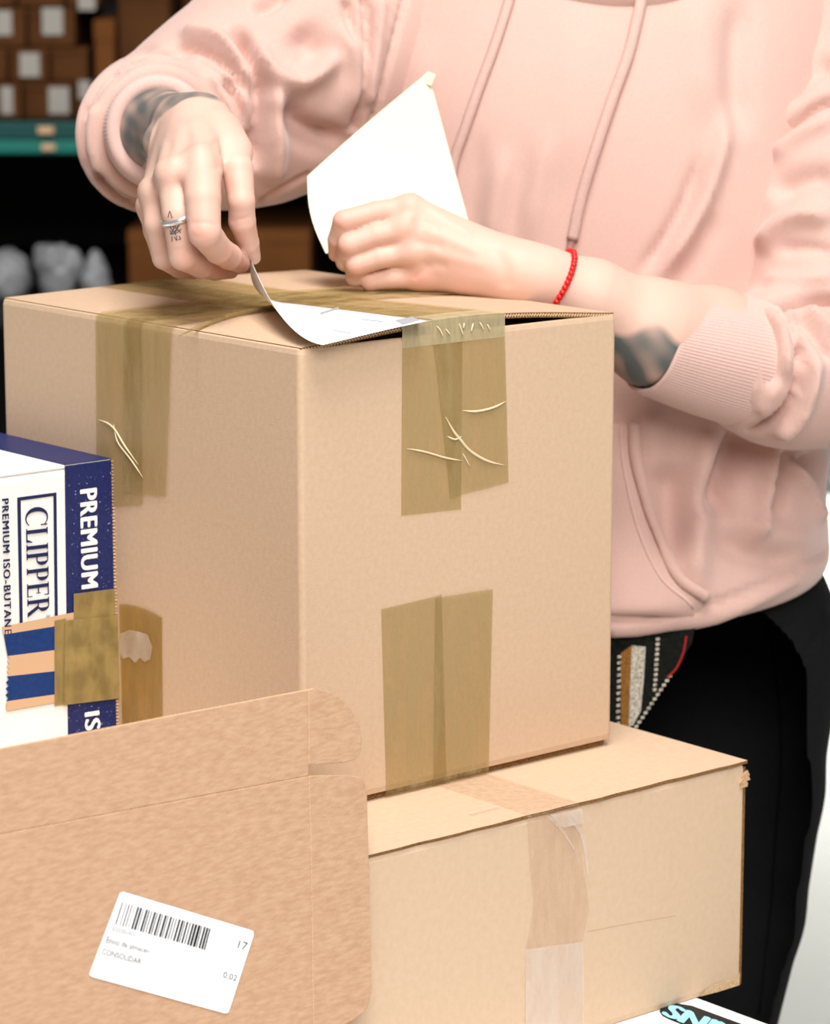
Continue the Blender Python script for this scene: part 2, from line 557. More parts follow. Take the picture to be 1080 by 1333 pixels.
# lower tape on the front face, wrapping under the bottom edge
for l0, l1, r0, r1_, off in (((496, 793), (502.6, 1041), (575, 774.4), (581, 1022), 0.0005), ((566.5, 778), (564, 1026), (641.6, 766.7), (636, 1008), 0.0009)):
    a, b, c, d = face_y([l0, l1, r0, r1_], off)
    b[2] = max(b[2], 0.004); d[2] = max(d[2], 0.004)
    rows = [[a * (1 - t) + b * t, c * (1 - t) + d * t] for t in np.linspace(0, 1, 6)]
    rows.append([np.array((b[0], 0.001, 0.0009)), np.array((d[0], 0.001, 0.0009))])
    strip('bottom_tape', rows, M['tape'], big)
# raised creases in the tape, plus pale ridges standing in for glints
def crease(pts, r, m='tape_fold_glint', face='y', off=0.0012):
    q = [(by_(x, y, -off) if face == 'y' else bx_(x, y, -off)) for x, y in pts]
    q = catmull(q, 5)
    n = len(q)
    rr = r * np.clip(np.sin(np.linspace(0.12, math.pi - 0.1, n)) * 1.4, 0.15, 1)
    v, f = tube_vf(q, rr, 6)
    mesh('tape_crease_and_glint', v, f, M[m], big, smooth=True)
crease([(529.5, 584), (552, 588), (580, 596), (602, 600)], 0.0007)
crease([(602, 534.5), (620, 535.5), (642, 530.5), (659, 522)], 0.0008)
crease([(580, 543), (590, 561), (598, 571), (612, 587), (634, 600), (658, 606)], 0.0010)
crease([(582, 568), (592, 572), (601, 568)], 0.0007)
crease([(602, 590), (612, 608)], 0.0005)
for pts_ in ([(568, 424), (573, 430), (577, 439)], [(580, 428), (586, 436)], [(597, 421), (600, 428), (603, 437)], [(604, 420), (603, 428)], [(616, 420), (613, 432)], [(624, 419), (630, 430)], [(634, 422), (638, 430)]):
    crease(pts_, 0.0006, off=0.0022)  # highlights on the tape bend, shaped as short pale ridges
crease([(127, 546), (140, 551), (150, 560), (162, 580), (180, 605)], 0.0007, face='x', off=0.0022)
crease([(148, 552), (153, 575), (170, 598), (186, 622)], 0.0006, face='x', off=0.0022)
# crease ridge of the tape on top (from the left edge towards the label)
q = []
for (x, y) in ((232, 428), (262, 415), (300, 405), (340, 399), (372, 392)):
    p = bz_(x, y, BH + 0.008)
    p[2] = flap_z(p[0], p[1]) + 0.0025
    q.append(p)
q = catmull(q, 6)
v, f = tube_vf(q, 0.0016 * np.clip(np.sin(np.linspace(0.1, 3.0, len(q))) * 1.3, 0.1, 1), 8)
mesh('tape_crease_and_glint', v, f, M['tape'], big, smooth=True)

# ------------------------------------------------------------------ LOWER CARTON
L0U, L1U, L0V, L1V = -0.30, 0.331, -0.091, 0.47
lbase = base + U * L0U + V_ * L0V - ZZ * LH_
low = empty('wide_carton', lbase, YAW, 'wide pale cardboard carton below the large carton, sealed with clear tape', 'box')
LW, LD = L1U - L0U, L1V - L0V
carton_body(LW, LD, LH_ - 0.0024, 0.004, 0.003, M['card_pale'], low)
_, lx_, ly_, lz_ = frame_of(lbase)
def wavy_flap(x0, x1, y0, y1, name):
    nx, ny = 40, 8
    vs = []
    for lay in (0, 1):
        for i in range(nx):
            for j in range(ny):
                x = x0 + (x1 - x0) * i / (nx - 1)
                y = y0 + (y1 - y0) * j / (ny - 1)
                if j == 0 and y0 < 0.1: y += 0.0005 * math.sin(x * 140) + 0.0004 * math.sin(x * 333)
                vs.append((x, y, LH_ - (0.0 if lay else 0.0022 if x > LW * 0.62 else 0.0012)))
    a = nx * ny
    g = grid_faces(nx, ny)
    fs = [q[::-1] for q in g] + [tuple(i + a for i in q) for q in g]
    k0 = len(fs)
    for i in range(nx - 1):
        for j in (0, ny - 1): fs.append((i * ny + j, (i + 1) * ny + j, a + (i + 1) * ny + j, a + i * ny + j))
    for j in range(ny - 1):
        for i in (0, nx - 1): fs.append((i * ny + j, i * ny + j + 1, a + i * ny + j + 1, a + i * ny + j))
    o = mesh(name, vs, fs, [M['card_pale'], M['edge']], low)
    for p in o.data.polygons:
        if p.index >= k0: p.material_index = 1
wavy_flap(-0.001, LW + 0.0015, -0.0010, 0.36, 'top_flap')
wavy_flap(-0.001, LW + 0.0015, 0.361, LD, 'top_flap')
# crushed corner and folded-over end edge
crb = MB()
for k in range(7):
    x = LW - 0.004 + 0.0045 * RNG.random(); z = LH_ - 0.008 - 0.010 * RNG.random()
    s = 0.0022 + 0.0016 * RNG.random()
    t = np.array([[x, -0.0028, z + s], [x - s, -0.0008, z - s * 0.6], [x + s, -0.0018, z - s * 0.4], [x, 0.002, z]])
    crb.add(t, [(0, 1, 2), (0, 2, 3), (0, 3, 1), (1, 3, 2)])
mesh('torn_corner', crb.v, crb.f, M['edge_pale'], low, label='frayed pale torn corner')
box('end_ply', (LW - 0.0005, LW + 0.0016, 0.0005, LD, 0.0, LH_ - 0.005), M['edge'], low, 0.0006)
# crushed lower corner
pts = [ly_(x, y, -0.0006) for x, y in ((963, 1266), (958, 1274), (945, 1276), (930, 1281), (918, 1289), (912, 1297), (935, 1292), (962, 1284))]
for p in pts: p[0] = min(p[0], LW); p[2] = max(p[2], 0.0005)
mesh('scuffed_corner', pts, [tuple(range(len(pts)))], M['edge_pale'], low, label='pale scuffed lower corner')
# clear tape
def lowtape(rows_px, m, off, over=0.0):
    rows = []
    if over:
        a = ly_(*rows_px[0][0], -off); b = ly_(*rows_px[0][1], -off)
        rows = [[np.array((a[0] + (over - k) * 0.0, y, LH_ + off)), np.array((b[0], y, LH_ + off))] for k, y in enumerate((over, over * 0.5, 0.003))]
        rows.append([np.array((a[0], -0.002, LH_ - 0.001)), np.array((b[0], -0.002, LH_ - 0.001))])
    for (l, r) in rows_px:
        a, b = ly_(*l, -off), ly_(*r, -off)
        a[2] = max(a[2], 0.0008); b[2] = max(b[2], 0.0008)
        rows.append([a, b])
    return strip('clear_tape', rows, m, low)
lowtape([((686, 1068), (752, 1050)), ((690, 1130), (760, 1130)), ((694, 1180), (767, 1185)), ((688, 1218), (762, 1206))], M['tape_clear'], 0.0012, 0.30)
lowtape([((684, 1236), (758, 1226)), ((684, 1290), (760, 1280)), ((684, 1370), (760, 1350))], M['tape_milky'], 0.0009)
lowtape([((688, 1218), (762, 1206)), ((684, 1236), (758, 1226))], M['tape_clear'], 0.0009)
# the loose pleat of tape at the edge
def pleat(pts, w, lift):
    c = catmull([ly_(x, y, -lift) for x, y in pts], 6)
    n = len(c)
    vs = []
    for i, p in enumerate(c):
        t = i / (n - 1)
        ww = w * (1 - 0.8 * t)
        vs += [p + np.array((-ww, 0.001, 0)), p + np.array((0, -0.002 * (1 - t), 0)), p + np.array((ww, 0.001, 0))]
    mesh('tape_pleat', vs, grid_faces(n, 3), M['tape_milky'], low, smooth=True)
pleat([(716, 1062), (733, 1082), (750, 1108)], 0.0028, 0.002)
pleat([(738, 1058), (758, 1085), (764, 1115), (766, 1140)], 0.003, 0.002)
vs = [ly_(x, y, -0.003) for x, y in ((716, 1061), (757, 1052), (760, 1072), (730, 1078))]
mesh('tape_pleat', vs, [(0, 1, 2, 3)], M['tape_milky'], low)
v, f = tube_vf([ly_(764, 1213, 0.0), ly_(820, 1202, 0.0), ly_(880, 1192, 0.0)], 0.00012, 5)
mesh('scored_line', v, f, M['inside'], low)
# tape slivers on its top
for q in (((610, 1058), (650, 1048), (652, 1051), (613, 1061)),):
    vs = [lz_(x, y, LH_ + 0.0007) for x, y in q]
    mesh('top_tape', vs, [(0, 1, 2, 3)], M['tape_milky'] if q[0][0] == 610 else M['tape_clear'], low)

# ------------------------------------------------------------------ WHITE BOX UNDER IT
WU0, WU1, WV0, WV1, WH = -0.42, 0.289, -0.36, 0.43, 0.19
wbase = base + U * WU0 + V_ * WV0 - ZZ * (LH_ + WH)
wb = empty('white_box', wbase, YAW, 'white box with pale cyan lettering at the bottom of the stack', 'box')
_, wx_, wy_, wz_ = frame_of(wbase)
bevel(box('body', (0, WU1 - WU0, 0, WV1 - WV0, 0, WH), M['white_card'], wb), 0.002)
ow = [(858, 1316), (862, 1309), (880, 1306), (900, 1309), (960, 1331), (1000, 1346), (985, 1372), (930, 1350), (872, 1327), (862, 1322)]
vs = [wz_(x, y, WH + 0.0006) for x, y in ow]
mesh('print_outline', vs, [tuple(range(len(vs)))], M['black_ink'], wb, label='black outline behind the cyan lettering')
q = [wz_(x, y, WH + 0.0011) for x, y in ((876, 1308), (982, 1346), (970, 1366), (862, 1321))]
text_quad('lettering', 'SNIW', q, M['cyan_ink'], wb, 0.05)
# bench that carries the stack
tb = empty('packing_bench', (base[0], base[1], 0), YAW, 'low packing bench carrying the stack of boxes', 'table')
zt = wbase[2] - 0.0005
box('bench_top', (WU0 - 0.12, WU1 + 0.02, WV0 - 0.06, WV1 + 0.05, zt - 0.03, zt), M['wood'], tb, 0.003)
for x in (WU0 - 0.08, WU1 - 0.04):
    for y in (WV0, WV1 - 0.02):
        box('leg', (x, x + 0.04, y, y + 0.04, 0, zt - 0.03), M['steel_dark'], tb, 0.002)

# ------------------------------------------------------------------ NAVY AND WHITE PRINTED CARTON
K = hit(147, 597, C, U)                  # its far right front top corner on the left face of the large carton
KH = K[2] - ZL
kv = (K - C) @ V_
KW, KD = 0.30, 0.21
kbase = base + U * (-KW - 0.0016) + V_ * kv
kb = empty('printed_carton', kbase, YAW, 'white and navy printed carton taped to the side of the large carton', 'box')
_, kx_, ky_, kz_ = frame_of(kbase)
carton_body(KW, KD, KH - 0.003, 0.003, 0.002, M['white_card'], kb)
box('top_panel', (0.0, KW, 0.0, KD, KH - 0.003, KH), M['white_card'], kb, 0.0012)
def kf(x, y, off=0.0005): return ky_(x, y, -off)
def kquad(name, px, m, off=0.0005, label=None):
    vs = [kf(x, y, off) for x, y in px]
    for p in vs: p[0] = min(p[0], KW); p[2] = min(max(p[2], 0.002), KH - 0.0005)
    return mesh(name, vs, [tuple(range(len(px)))], m, kb, label=label)
kquad('navy_panel', [(84, 601), (160, 590), (170, 985), (89, 1000)], M['navy'], 0.0004, 'navy printed band on the front')
xl = kf(84, 606)[0]
mesh('navy_top', [(xl, -0.0004, KH + 0.0004), (KW, -0.0004, KH + 0.0004), (KW, KD, KH + 0.0004), (xl, KD, KH + 0.0004)], [(0, 1, 2, 3)], M['navy'], kb, label='navy band along the top edge')
# cut corrugated edge at the far right corner
fl = MB()
n = 90
for k in range(n):
    z0 = KH * k / n; z1 = KH * (k + 0.55) / n
    fl.box(KW - 0.0002, KW + 0.0012 + 0.0005 * (k % 2), -0.0012, 0.0015, z0, z1)
mesh('cut_edge', fl.v, fl.f, M['edge_pale'], kb, label='ragged pale corrugated cut edge')
# scuffs on the navy band
sp = MB()
for k in range(150):
    x = 88 + 60 * RNG.random(); y = 615 + 150 * RNG.random() ** 1.2
    if k > 110: y = 918 + 35 * RNG.random()
    p = kf(x, y, 0.0009)
    s = 0.0002 + 0.0004 * RNG.random() ** 3
    sp.add([p + (s, 0, 0), p + (0, 0, s), p - (s, 0, 0), p - (0, 0, s)], [(0, 1, 2, 3)])
o = mesh('scuffs', sp.v, sp.f, M['speck'], kb)
o['kind'] = 'stuff'
# lettering, reading downwards: quads are TL, TR, BR, BL of the text as read
def kt(name, s, px, m, bold=0.0, spacing=1.0):
    text_quad(name, s, [kf(x, y, 0.0010) for x, y in px], m, kb, bold, spacing)
kt('lettering', 'PREMIUM', [(125.5, 636), (127, 763), (106, 766), (104, 639)], M['white_ink'], 0.04, 1.12)
kt('lettering', 'ISO', [(129, 926), (133, 976), (112, 979), (110, 929)], M['white_ink'], 0.04, 1.12)
kt('lettering', 'PREMIUM ISO-BUTANE', [(11, 649), (15, 825), (6, 826), (2.5, 650)], M['navy_ink'], 0.03, 1.2)
# framed serif word
fo = [(22.4, 647.7), (73.5, 641), (75.5, 822), (26, 830)]
fi = [(27, 651.5), (69.5, 645.5), (71.5, 819), (30, 826)]
vs = [kf(x, y, 0.0006) for x, y in fo + fi]
mesh('print_frame', vs, [(0, 1, 5, 4), (1, 2, 6, 5), (2, 3, 7, 6), (3, 0, 4, 7)], M['navy_ink'], kb)
def arc_band(cx, cy, rx, ry, a0, a1, tfun, n=18):
    """band between an outer ellipse and an inner one offset by a thickness that varies with angle"""
    vs = []
    for k in range(n + 1):
        a = math.radians(a0 + (a1 - a0) * k / n)
        t = tfun(k / n)
        vs.append((cx + rx * math.cos(a), cy + ry * math.sin(a)))
        vs.append((cx + (rx - t) * math.cos(a), cy + (ry - t * 0.55) * math.sin(a)))
    return vs, [(2 * k, 2 * k + 1, 2 * k + 3, 2 * k + 2) for k in range(n)]
def rect(x0, x1, y0, y1): return [(x0, y0), (x1, y0), (x1, y1), (x0, y1)], [(0, 1, 2, 3)]
def glyph(ch):
    g = []
    T, t, s = 0.17, 0.055, 0.05
    def stem(x): g.append(rect(x, x + T, 0, 1)); g.append(rect(x - 0.07, x + T + 0.07, 0, s)); g.append(rect(x - 0.07, x + T + 0.07, 1 - s, 1))
    if ch == 'C':
        g.append(arc_band(0.5, 0.5, 0.48, 0.53, 42, 318, lambda u: 0.05 + 0.15 * math.sin(math.pi * u) ** 1.3, 26))
        g.append(rect(0.83, 0.88, 0.68, 0.98))
        w = 0.95
    if ch == 'L':
        stem(0.07); g.append(rect(0.07, 0.62, 0, t)); g.append(([(0.62, 0), (0.66, 0.28), (0.62, 0.28), (0.5, 0.05)], [(0, 1, 2, 3)])); w = 0.70
    if ch == 'I':
        stem(0.07); w = 0.34
    if ch == 'P':
        stem(0.07); g.append(rect(0.07, 0.36, 1 - t, 1)); g.append(rect(0.2, 0.36, 0.45, 0.45 + t))
        g.append(arc_band(0.34, 0.725, 0.29, 0.275, -90, 90, lambda u: 0.04 + 0.13 * math.sin(math.pi * u))); w = 0.68
    if ch == 'E':
        stem(0.07); g.append(rect(0.07, 0.62, 0, t)); g.append(rect(0.07, 0.60, 1 - t, 1)); g.append(rect(0.2, 0.48, 0.49, 0.49 + t))
        g.append(rect(0.58, 0.62, 0, 0.24)); g.append(rect(0.56, 0.60, 0.78, 1)); g.append(rect(0.46, 0.49, 0.40, 0.63)); w = 0.68
    if ch == 'R':
        stem(0.07); g.append(rect(0.07, 0.36, 1 - t, 1)); g.append(rect(0.2, 0.36, 0.47, 0.47 + t))
        g.append(arc_band(0.34, 0.735, 0.29, 0.265, -90, 90, lambda u: 0.04 + 0.13 * math.sin(math.pi * u)))
        g.append(([(0.32, 0.50), (0.50, 0.50), (0.84, 0.0), (0.64, 0.0)], [(0, 1, 2, 3)])); w = 0.84
    return g, w
mb = MB()
x = 0
for ch in 'CLIPPER':
    g, w = glyph(ch)
    for v, f in g: mb.add([(a + x, b, 0) for a, b in v], f)
    x += w + 0.04
vv = np.array(mb.v)
q = [kf(a, b, 0.0010) for a, b in ((61.5, 658), (64.5, 801), (36, 805), (33.5, 661))]
mesh('lettering', bil(q, vv[:, 0] / x, vv[:, 1]), mb.f, M['navy_ink'], kb)
# registered mark: small ring with a letter
cc = kf(62.5, 803, 0.001)
v, f = arc_band(0, 0, 0.0017, 0.0017, 0, 360, lambda u: 0.0003, 20)
mesh('print_mark', [cc + (a, 0, b) for a, b in v], f, M['navy_ink'], kb)
text_quad('print_mark', 'R', [cc + (0.0007, 0, 0.0007), cc + (0.0007, 0, -0.0007), cc + (-0.0007, 0, -0.0007), cc + (-0.0007, 0, 0.0007)], M['navy_ink'], kb)
# striped tape piece: tan and blue bands with a torn left end
yr = [801, 814.5, 845.5, 873, 903, 913.5]
yl = [816, 826, 854, 880.5, 913, 926]
xl_ = [2, 5, 10, 9, 8, 7]
for k in range(5):
    a, b = (xl_[k], yl[k]), (xl_[k + 1], yl[k + 1])
    px = [a]
    if k in (2, 3, 4):
        m_ = 8
        for j in range(1, m_):
            px.append((a[0] + (b[0] - a[0]) * j / m_ + (2.6 if j % 2 else -1.2), a[1] + (b[1] - a[1]) * j / m_))
    px += [b, (77 + k * 0.4, yr[k + 1]), (76 + k * 0.4, yr[k])]
    kquad('printed_stripe', px, M['blue_band'] if k in (1, 3) else M['tan_band'], 0.0012, ('blue' if k in (1, 3) else 'tan') + ' stripe of a printed tape piece')
kquad('printed_stripe', [(76, 801), (97, 797), (97, 808), (76, 812)], M['tan_band'], 0.0012)
# olive tape pieces bridging to the large carton
M['tape_dense'] = film('thick_olive_tape', (0.62, 0.55, 0.32), (158, 136, 84), 0.8, 0.05, 70, (1, 1, 0.6), 0.25, 0.8, 0.2, 0.6)
kquad('bridging_tape', [(71, 808), (86, 805), (86, 917), (71, 919)], M['tape_dense'], 0.0016)
kquad('bridging_tape', [(96, 773), (154, 765.5), (156, 812), (96, 815)], M['tape_dense'], 0.0016)
vs = []
for i in range(7):
    for j in range(7):
        s, t = i / 6, j / 6
        top = np.array((84.6 + s * 69.5, 807.5 - 6 * s)); bot = np.array((83 + 74 * s, 918 - 9 * s))
        x_, y_ = top * (1 - t) + bot * t
        vs.append(kf(x_, y_, 0.0021 + 0.0010 * RNG.random()))
mesh('bridging_tape', vs, grid_faces(7, 7), M['tape_dense'], kb)
# its continuation on the left face of the large carton
def kx(x, y, off): return bx_(x, y, -off)
vs = []
for i in range(6):
    for j in range(8):
        s, t = i / 5, j / 7
        top = np.array((155 + 55.5 * s, 786 + 18 * s ** 2)); bot = np.array((159 + 52.5 * s, 949 - 16 * s))
        x_, y_ = top * (1 - t) + bot * t
        vs.append(kx(x_, y_, 0.0008 + (0.0006 * RNG.random() if s < 0.9 else 0)))
mesh('bridging_tape', vs, grid_faces(6, 8), M['tape_bridge'], big)
wp = [(157, 825), (168, 820), (180, 822), (192, 826), (198, 842), (196, 858), (188, 862), (182, 856), (176, 863), (168, 855), (160, 858), (156, 850)]
vs = [kx(x, y, 0.0020) for x, y in wp]
mesh('tape_milky_patch', vs, [tuple(range(len(vs)))], M['tape_milky'], big, label='milky patch in the tape')  # pale milky film laid over the bridging tape

# ------------------------------------------------------------------ FLATTENED MAILER IN FRONT
mp0 = base + V_ * (-0.128) - ZZ * LH_
mp1 = base + V_ * (-0.0975)
mn = np.cross(U, mp1 - mp0); mn /= np.linalg.norm(mn)
if mn @ FW > 0: mn = -mn                        # towards the camera
TB = 0.0036
ml = empty('flattened_mailer', tuple(mp0 + U * (-0.05)), YAW, 'flattened brown mailer board with rounded tabs and a white sticker, leaning in front', 'cardboard')
def mpt(x, y, off=0.0): return hit(x, y, mp0 + mn * (TB + off), mn)
def mslab(name, px, m, label=None, off=0.0):
    vs = [mpt(x, y, off) for x, y in px]
    # nothing below the top of the white box
    n = len(vs)
    back = [p - mn * TB for p in vs]
    fs = [tuple(range(n)), tuple(range(n, 2 * n))[::-1]] + [(i, (i + 1) % n, n + (i + 1) % n, n + i) for i in range(n)]
    o = mesh(name, vs + back, fs, [m, M['edge_pale']], ml, world=True, label=label)
    for p in o.data.polygons:
        if p.index >= 2: p.material_index = 1
    # consistent outward normals
    import bmesh
    bm = bmesh.new(); bm.from_mesh(o.data); bmesh.ops.recalc_face_normals(bm, faces=bm.faces); bm.to_mesh(o.data); bm.free()
    bevel(o, 0.0007, 2)
    return o
def rnd(pts, n=6): return [tuple(p) for p in catmull(pts, n)]
# base line of the board on the white box
def mbase(x):
    lo, hi_ = 1300, 1700
    for _ in range(40):
        mid = (lo + hi_) / 2
        if mpt(x, mid)[2] > ZW + 0.0015: lo = mid
        else: hi_ = mid
    return lo
mslab('lid_panel', [(-330, 1040), (0, 974.5), (200, 936), (401.5, 897.6), (402, 1010), (200, 1048), (0, 1086), (-330, 1151)], M['card_fibre'])
mslab('lid_tab', [(401.5, 897.5), (412, 896)] + rnd([(412, 896), (436, 904), (458, 925), (470, 952), (470, 976), (463, 988), (448, 993)]) + [(401.9, 996)], M['card_fibre'])
mslab('front_panel', [(-330, 1151), (0, 1086), (200, 1048), (402, 1010), (405, 1130), (410, mbase(410)), (-330, mbase(-330))], M['card_fibre'])
mslab('front_tab', [(402, 1010), (455, 1009)] + rnd([(455, 1009), (472, 1014), (478, 1030)]) + [(484, 1290)] + rnd([(484, 1290), (478, 1312), (460, 1328), (430, 1342)]) + [(412, 1350), (408, 1333), (405, 1130)], M['card_fibre'])
# folded back layer behind it
vs = [mpt(x, y, -TB - 0.0006) for x, y in ((-320, 1165), (395, 1020), (402, mbase(402) - 12), (-320, mbase(-320) - 12))]
vs += [p - mn * TB for p in vs]
mesh('back_panel', vs, [(0, 1, 2, 3), (7, 6, 5, 4), (0, 4, 5, 1), (1, 5, 6, 2), (2, 6, 7, 3), (3, 7, 4, 0)], M['card_fibre'], ml, world=True)

def zp(x, y, off):                                # sticker pixel from the 4.154x view
    return mpt(90 + x / 4.154, 1140 + y / 4.154, off)
st = [(255, 130), (262, 96), (287, 85), (985, 292), (1000, 312), (994, 335)]
st = rnd([(268, 108), (275, 92), (292, 86)], 4) + rnd([(975, 291), (995, 300), (998, 322)], 4) + rnd([(868, 722), (858, 741), (838, 744)], 4) + rnd([(128, 549), (110, 538), (112, 518)], 4)
vs = [zp(x, y, 0.0003) for x, y in st] + [zp(x, y, 0.0007) for x, y in st]
n = len(st)
stk = mesh('sticker', vs, [tuple(range(n, 2 * n))] + [(i, (i + 1) % n, n + (i + 1) % n, n + i) for i in range(n)], M['sticker'], ml, world=True, label='white sticker with barcode and black print')
def sub(name, v, f, m):
    o = mesh(name, v, f, m, stk)
    Mi = np.array((Matrix.Translation(ml.location) @ ml.rotation_euler.to_matrix().to_4x4()).inverted())
    for k, p in enumerate(o.data.vertices):
        w = Mi[:3, :3] @ np.array(v[k]) + Mi[:3, 3]
        p.co = w
    return o
bars = [(0.0, .012), (.045, .008), (.075, .012), (.105, .010), (.135, .006), (.17, .022), (.20, .026), (.235, .008), (.265, .024), (.295, .014), (.325, .010), (.355, .024), (.385, .012), (.415, .024), (.445, .010),
        (.475, .026), (.505, .010), (.535, .024), (.57, .012), (.60, .010), (.63, .024), (.665, .026), (.695, .010), (.72, .022), (.755, .012), (.785, .024), (.815, .03), (.85, .034), (.885, .012), (.915, .024), (.945, .026), (.975, .018)]
bq = [zp(x, y, 0.0011) for x, y in ((287, 143), (770, 288), (740, 402), (250, 262))]
mb = MB()
for s, w in bars:
    mb.add(bil(bq, [s, s + w * 0.75, s + w * 0.75, s], [0, 0, 1, 1]), [(0, 1, 2, 3)])
sub('barcode', mb.v, mb.f, M['ink'])
for s, px, m, bold in (('E00085405', ((238, 272), (360, 306), (355, 330), (232, 298)), 'label_grey', 0), ('Envío de almacén', ((207, 328), (436, 396), (430, 420), (198, 362)), 'ink_grey', 0), ('CONSOLIDAR', ((183, 392), (392, 450), (387, 480), (176, 422)), 'ink_grey', 0),
                 ('17', ((922, 350), (967, 363), (955, 404), (910, 390)), 'ink', -0.01), ('0,02', ((838, 518), (910, 540), (903, 574), (830, 554)), 'ink', -0.01)):
    v, f = text_vf(s, bold)
    sub('print', bil([zp(x, y, 0.0011) for x, y in px], v[:, 0], v[:, 1]), f, M[m])
#PART2
# ================================================================== SIGNED-DISTANCE MODELLING
def smin(a, b, k):
    if k <= 0: return np.minimum(a, b)
    h = np.clip(0.5 + 0.5 * (b - a) / k, 0, 1)
    return b + (a - b) * h - k * h * (1 - h)
def cone(p, a, ra, b, rb):
    ab = b - a
    t = np.clip(((p - a) @ ab) / (ab @ ab + 1e-12), 0, 1)
    return np.linalg.norm(p - a - t[:, None] * ab, axis=1) - (ra + (rb - ra) * t)
def chain(p, js, k=0.003):
    d = None
    for (a, ra), (b, rb) in zip(js[:-1], js[1:]):
        c = cone(p, a, ra, b, rb)
        d = c if d is None else smin(d, c, k)
    return d
def ell(p, c, r, R=None):
    q = p - c
    if R is not None: q = q @ R
    k = np.linalg.norm(q / r, axis=1)
    return (k - 1) * min(r)
def J(x, y, d, rpx): return P(x, y, d), rpx * d / F
def surface_net(fn, lo, hi, h, newton=2):
    lo = np.asarray(lo, float); hi = np.asarray(hi, float)
    n = np.ceil((hi - lo) / h / 4).astype(int) * 4 + 1
    nc = (n - 1) // 4 + 1
    cg = np.stack(np.meshgrid(*[lo[i] + 4 * h * np.arange(nc[i]) for i in range(3)], indexing='ij'), -1)
    cf = fn(cg.reshape(-1, 3)).reshape(nc)
    near = np.abs(cf) < 4 * h * 2.2
    m = np.zeros(nc, bool)
    m |= near
    cm = m[:-1, :-1, :-1].copy()
    for i in (0, 1):
        for j in (0, 1):
            for k in (0, 1):
                cm |= m[i:nc[0] - 1 + i, j:nc[1] - 1 + j, k:nc[2] - 1 + k]
    fm = np.zeros(n, bool)
    big_ = np.repeat(np.repeat(np.repeat(cm, 4, 0), 4, 1), 4, 2)
    for i in (0, 1):
        for j in (0, 1):
            for k in (0, 1):
                fm[i:n[0] - 1 + i, j:n[1] - 1 + j, k:n[2] - 1 + k] |= big_
    base_ = np.repeat(np.repeat(np.repeat(cf, 4, 0), 4, 1), 4, 2)[:n[0], :n[1], :n[2]]
    Fg = np.where(base_ < 0, -1.0, 1.0)
    idx = np.argwhere(fm)
    Fg[fm] = fn(lo + idx * h)
    s = Fg < 0
    n1 = n - 1
    cnt = np.zeros(n1); acc = np.zeros((*n1, 3))
    off = [(a, b, c) for a in (0, 1) for b in (0, 1) for c in (0, 1)]
    for a in off:
        for ax in range(3):
            if a[ax]: continue
            b = list(a); b[ax] = 1
            fa = Fg[a[0]:n1[0] + a[0], a[1]:n1[1] + a[1], a[2]:n1[2] + a[2]]
            fb = Fg[b[0]:n1[0] + b[0], b[1]:n1[1] + b[1], b[2]:n1[2] + b[2]]
            x = (fa < 0) != (fb < 0)
            t = np.where(x, fa / np.where(x, fa - fb, 1), 0)
            cnt += x
            for c in range(3):
                acc[..., c] += np.where(x, a[c] + (t if c == ax else 0), 0)
    act = cnt > 0
    ids = -np.ones(n1, int)
    ci = np.argwhere(act)
    ids[act] = np.arange(len(ci))
    V = lo + (ci + acc[act] / cnt[act][:, None]) * h
    faces = []
    for ax in range(3):
        b_, c_ = [(1, 2), (2, 0), (0, 1)][ax]
        sl = [slice(0, n[i]) for i in range(3)]
        A = [slice(None)] * 3; B = [slice(None)] * 3
        A[ax] = slice(0, n[ax] - 1); B[ax] = slice(1, n[ax])
        for i in (b_, c_):
            A[i] = slice(1, n[i] - 1); B[i] = slice(1, n[i] - 1)
        sa, sb = s[tuple(A)], s[tuple(B)]
        e = np.argwhere(sa != sb)
        if not len(e): continue
        flip = sa[tuple(e.T)]
        g = e.copy()
        g[:, b_] += 1; g[:, c_] += 1
        def cell(db, dc):
            q = g.copy(); q[:, b_] -= db; q[:, c_] -= dc
            return ids[q[:, 0], q[:, 1], q[:, 2]]
        Q = np.stack([cell(1, 1), cell(0, 1), cell(0, 0), cell(1, 0)], 1)
        Q[~flip] = Q[~flip][:, ::-1]
        faces.append(Q)
    Fq = np.vstack(faces)
    Fq = Fq[(Fq >= 0).all(1)]
    for _ in range(newton):
        e = h * 0.3
        f0 = fn(V)
        G = np.stack([(fn(V + e * np.eye(3)[i]) - f0) / e for i in range(3)], 1)
        g2 = (G ** 2).sum(1) + 1e-9
        stp = np.clip(f0 / g2, -h, h)
        V = V - 0.8 * stp[:, None] * G
    return V, Fq
def vnormals(V, Fq):
    a, b, c, d = (V[Fq[:, i]] for i in range(4))
    fn_ = np.cross(c - a, d - b)
    N = np.zeros_like(V)
    for i in range(4): np.add.at(N, Fq[:, i], fn_)
    return N / (np.linalg.norm(N, axis=1)[:, None] + 1e-12)
def polydist(px, py, poly):
    best = np.full(len(px), 1e9); bt = np.zeros(len(px))
    L = np.r_[0, np.cumsum(np.linalg.norm(np.diff(poly, axis=0), axis=1))]
    for i in range(len(poly) - 1):
        a, b = poly[i], poly[i + 1]
        ab = b - a
        t = np.clip(((px - a[0]) * ab[0] + (py - a[1]) * ab[1]) / (ab @ ab + 1e-9), 0, 1)
        d = np.hypot(px - a[0] - t * ab[0], py - a[1] - t * ab[1])
        m = d < best
        best[m] = d[m]
        bt[m] = (L[i] + t[m] * (L[i + 1] - L[i])) / L[-1]
    return best, bt
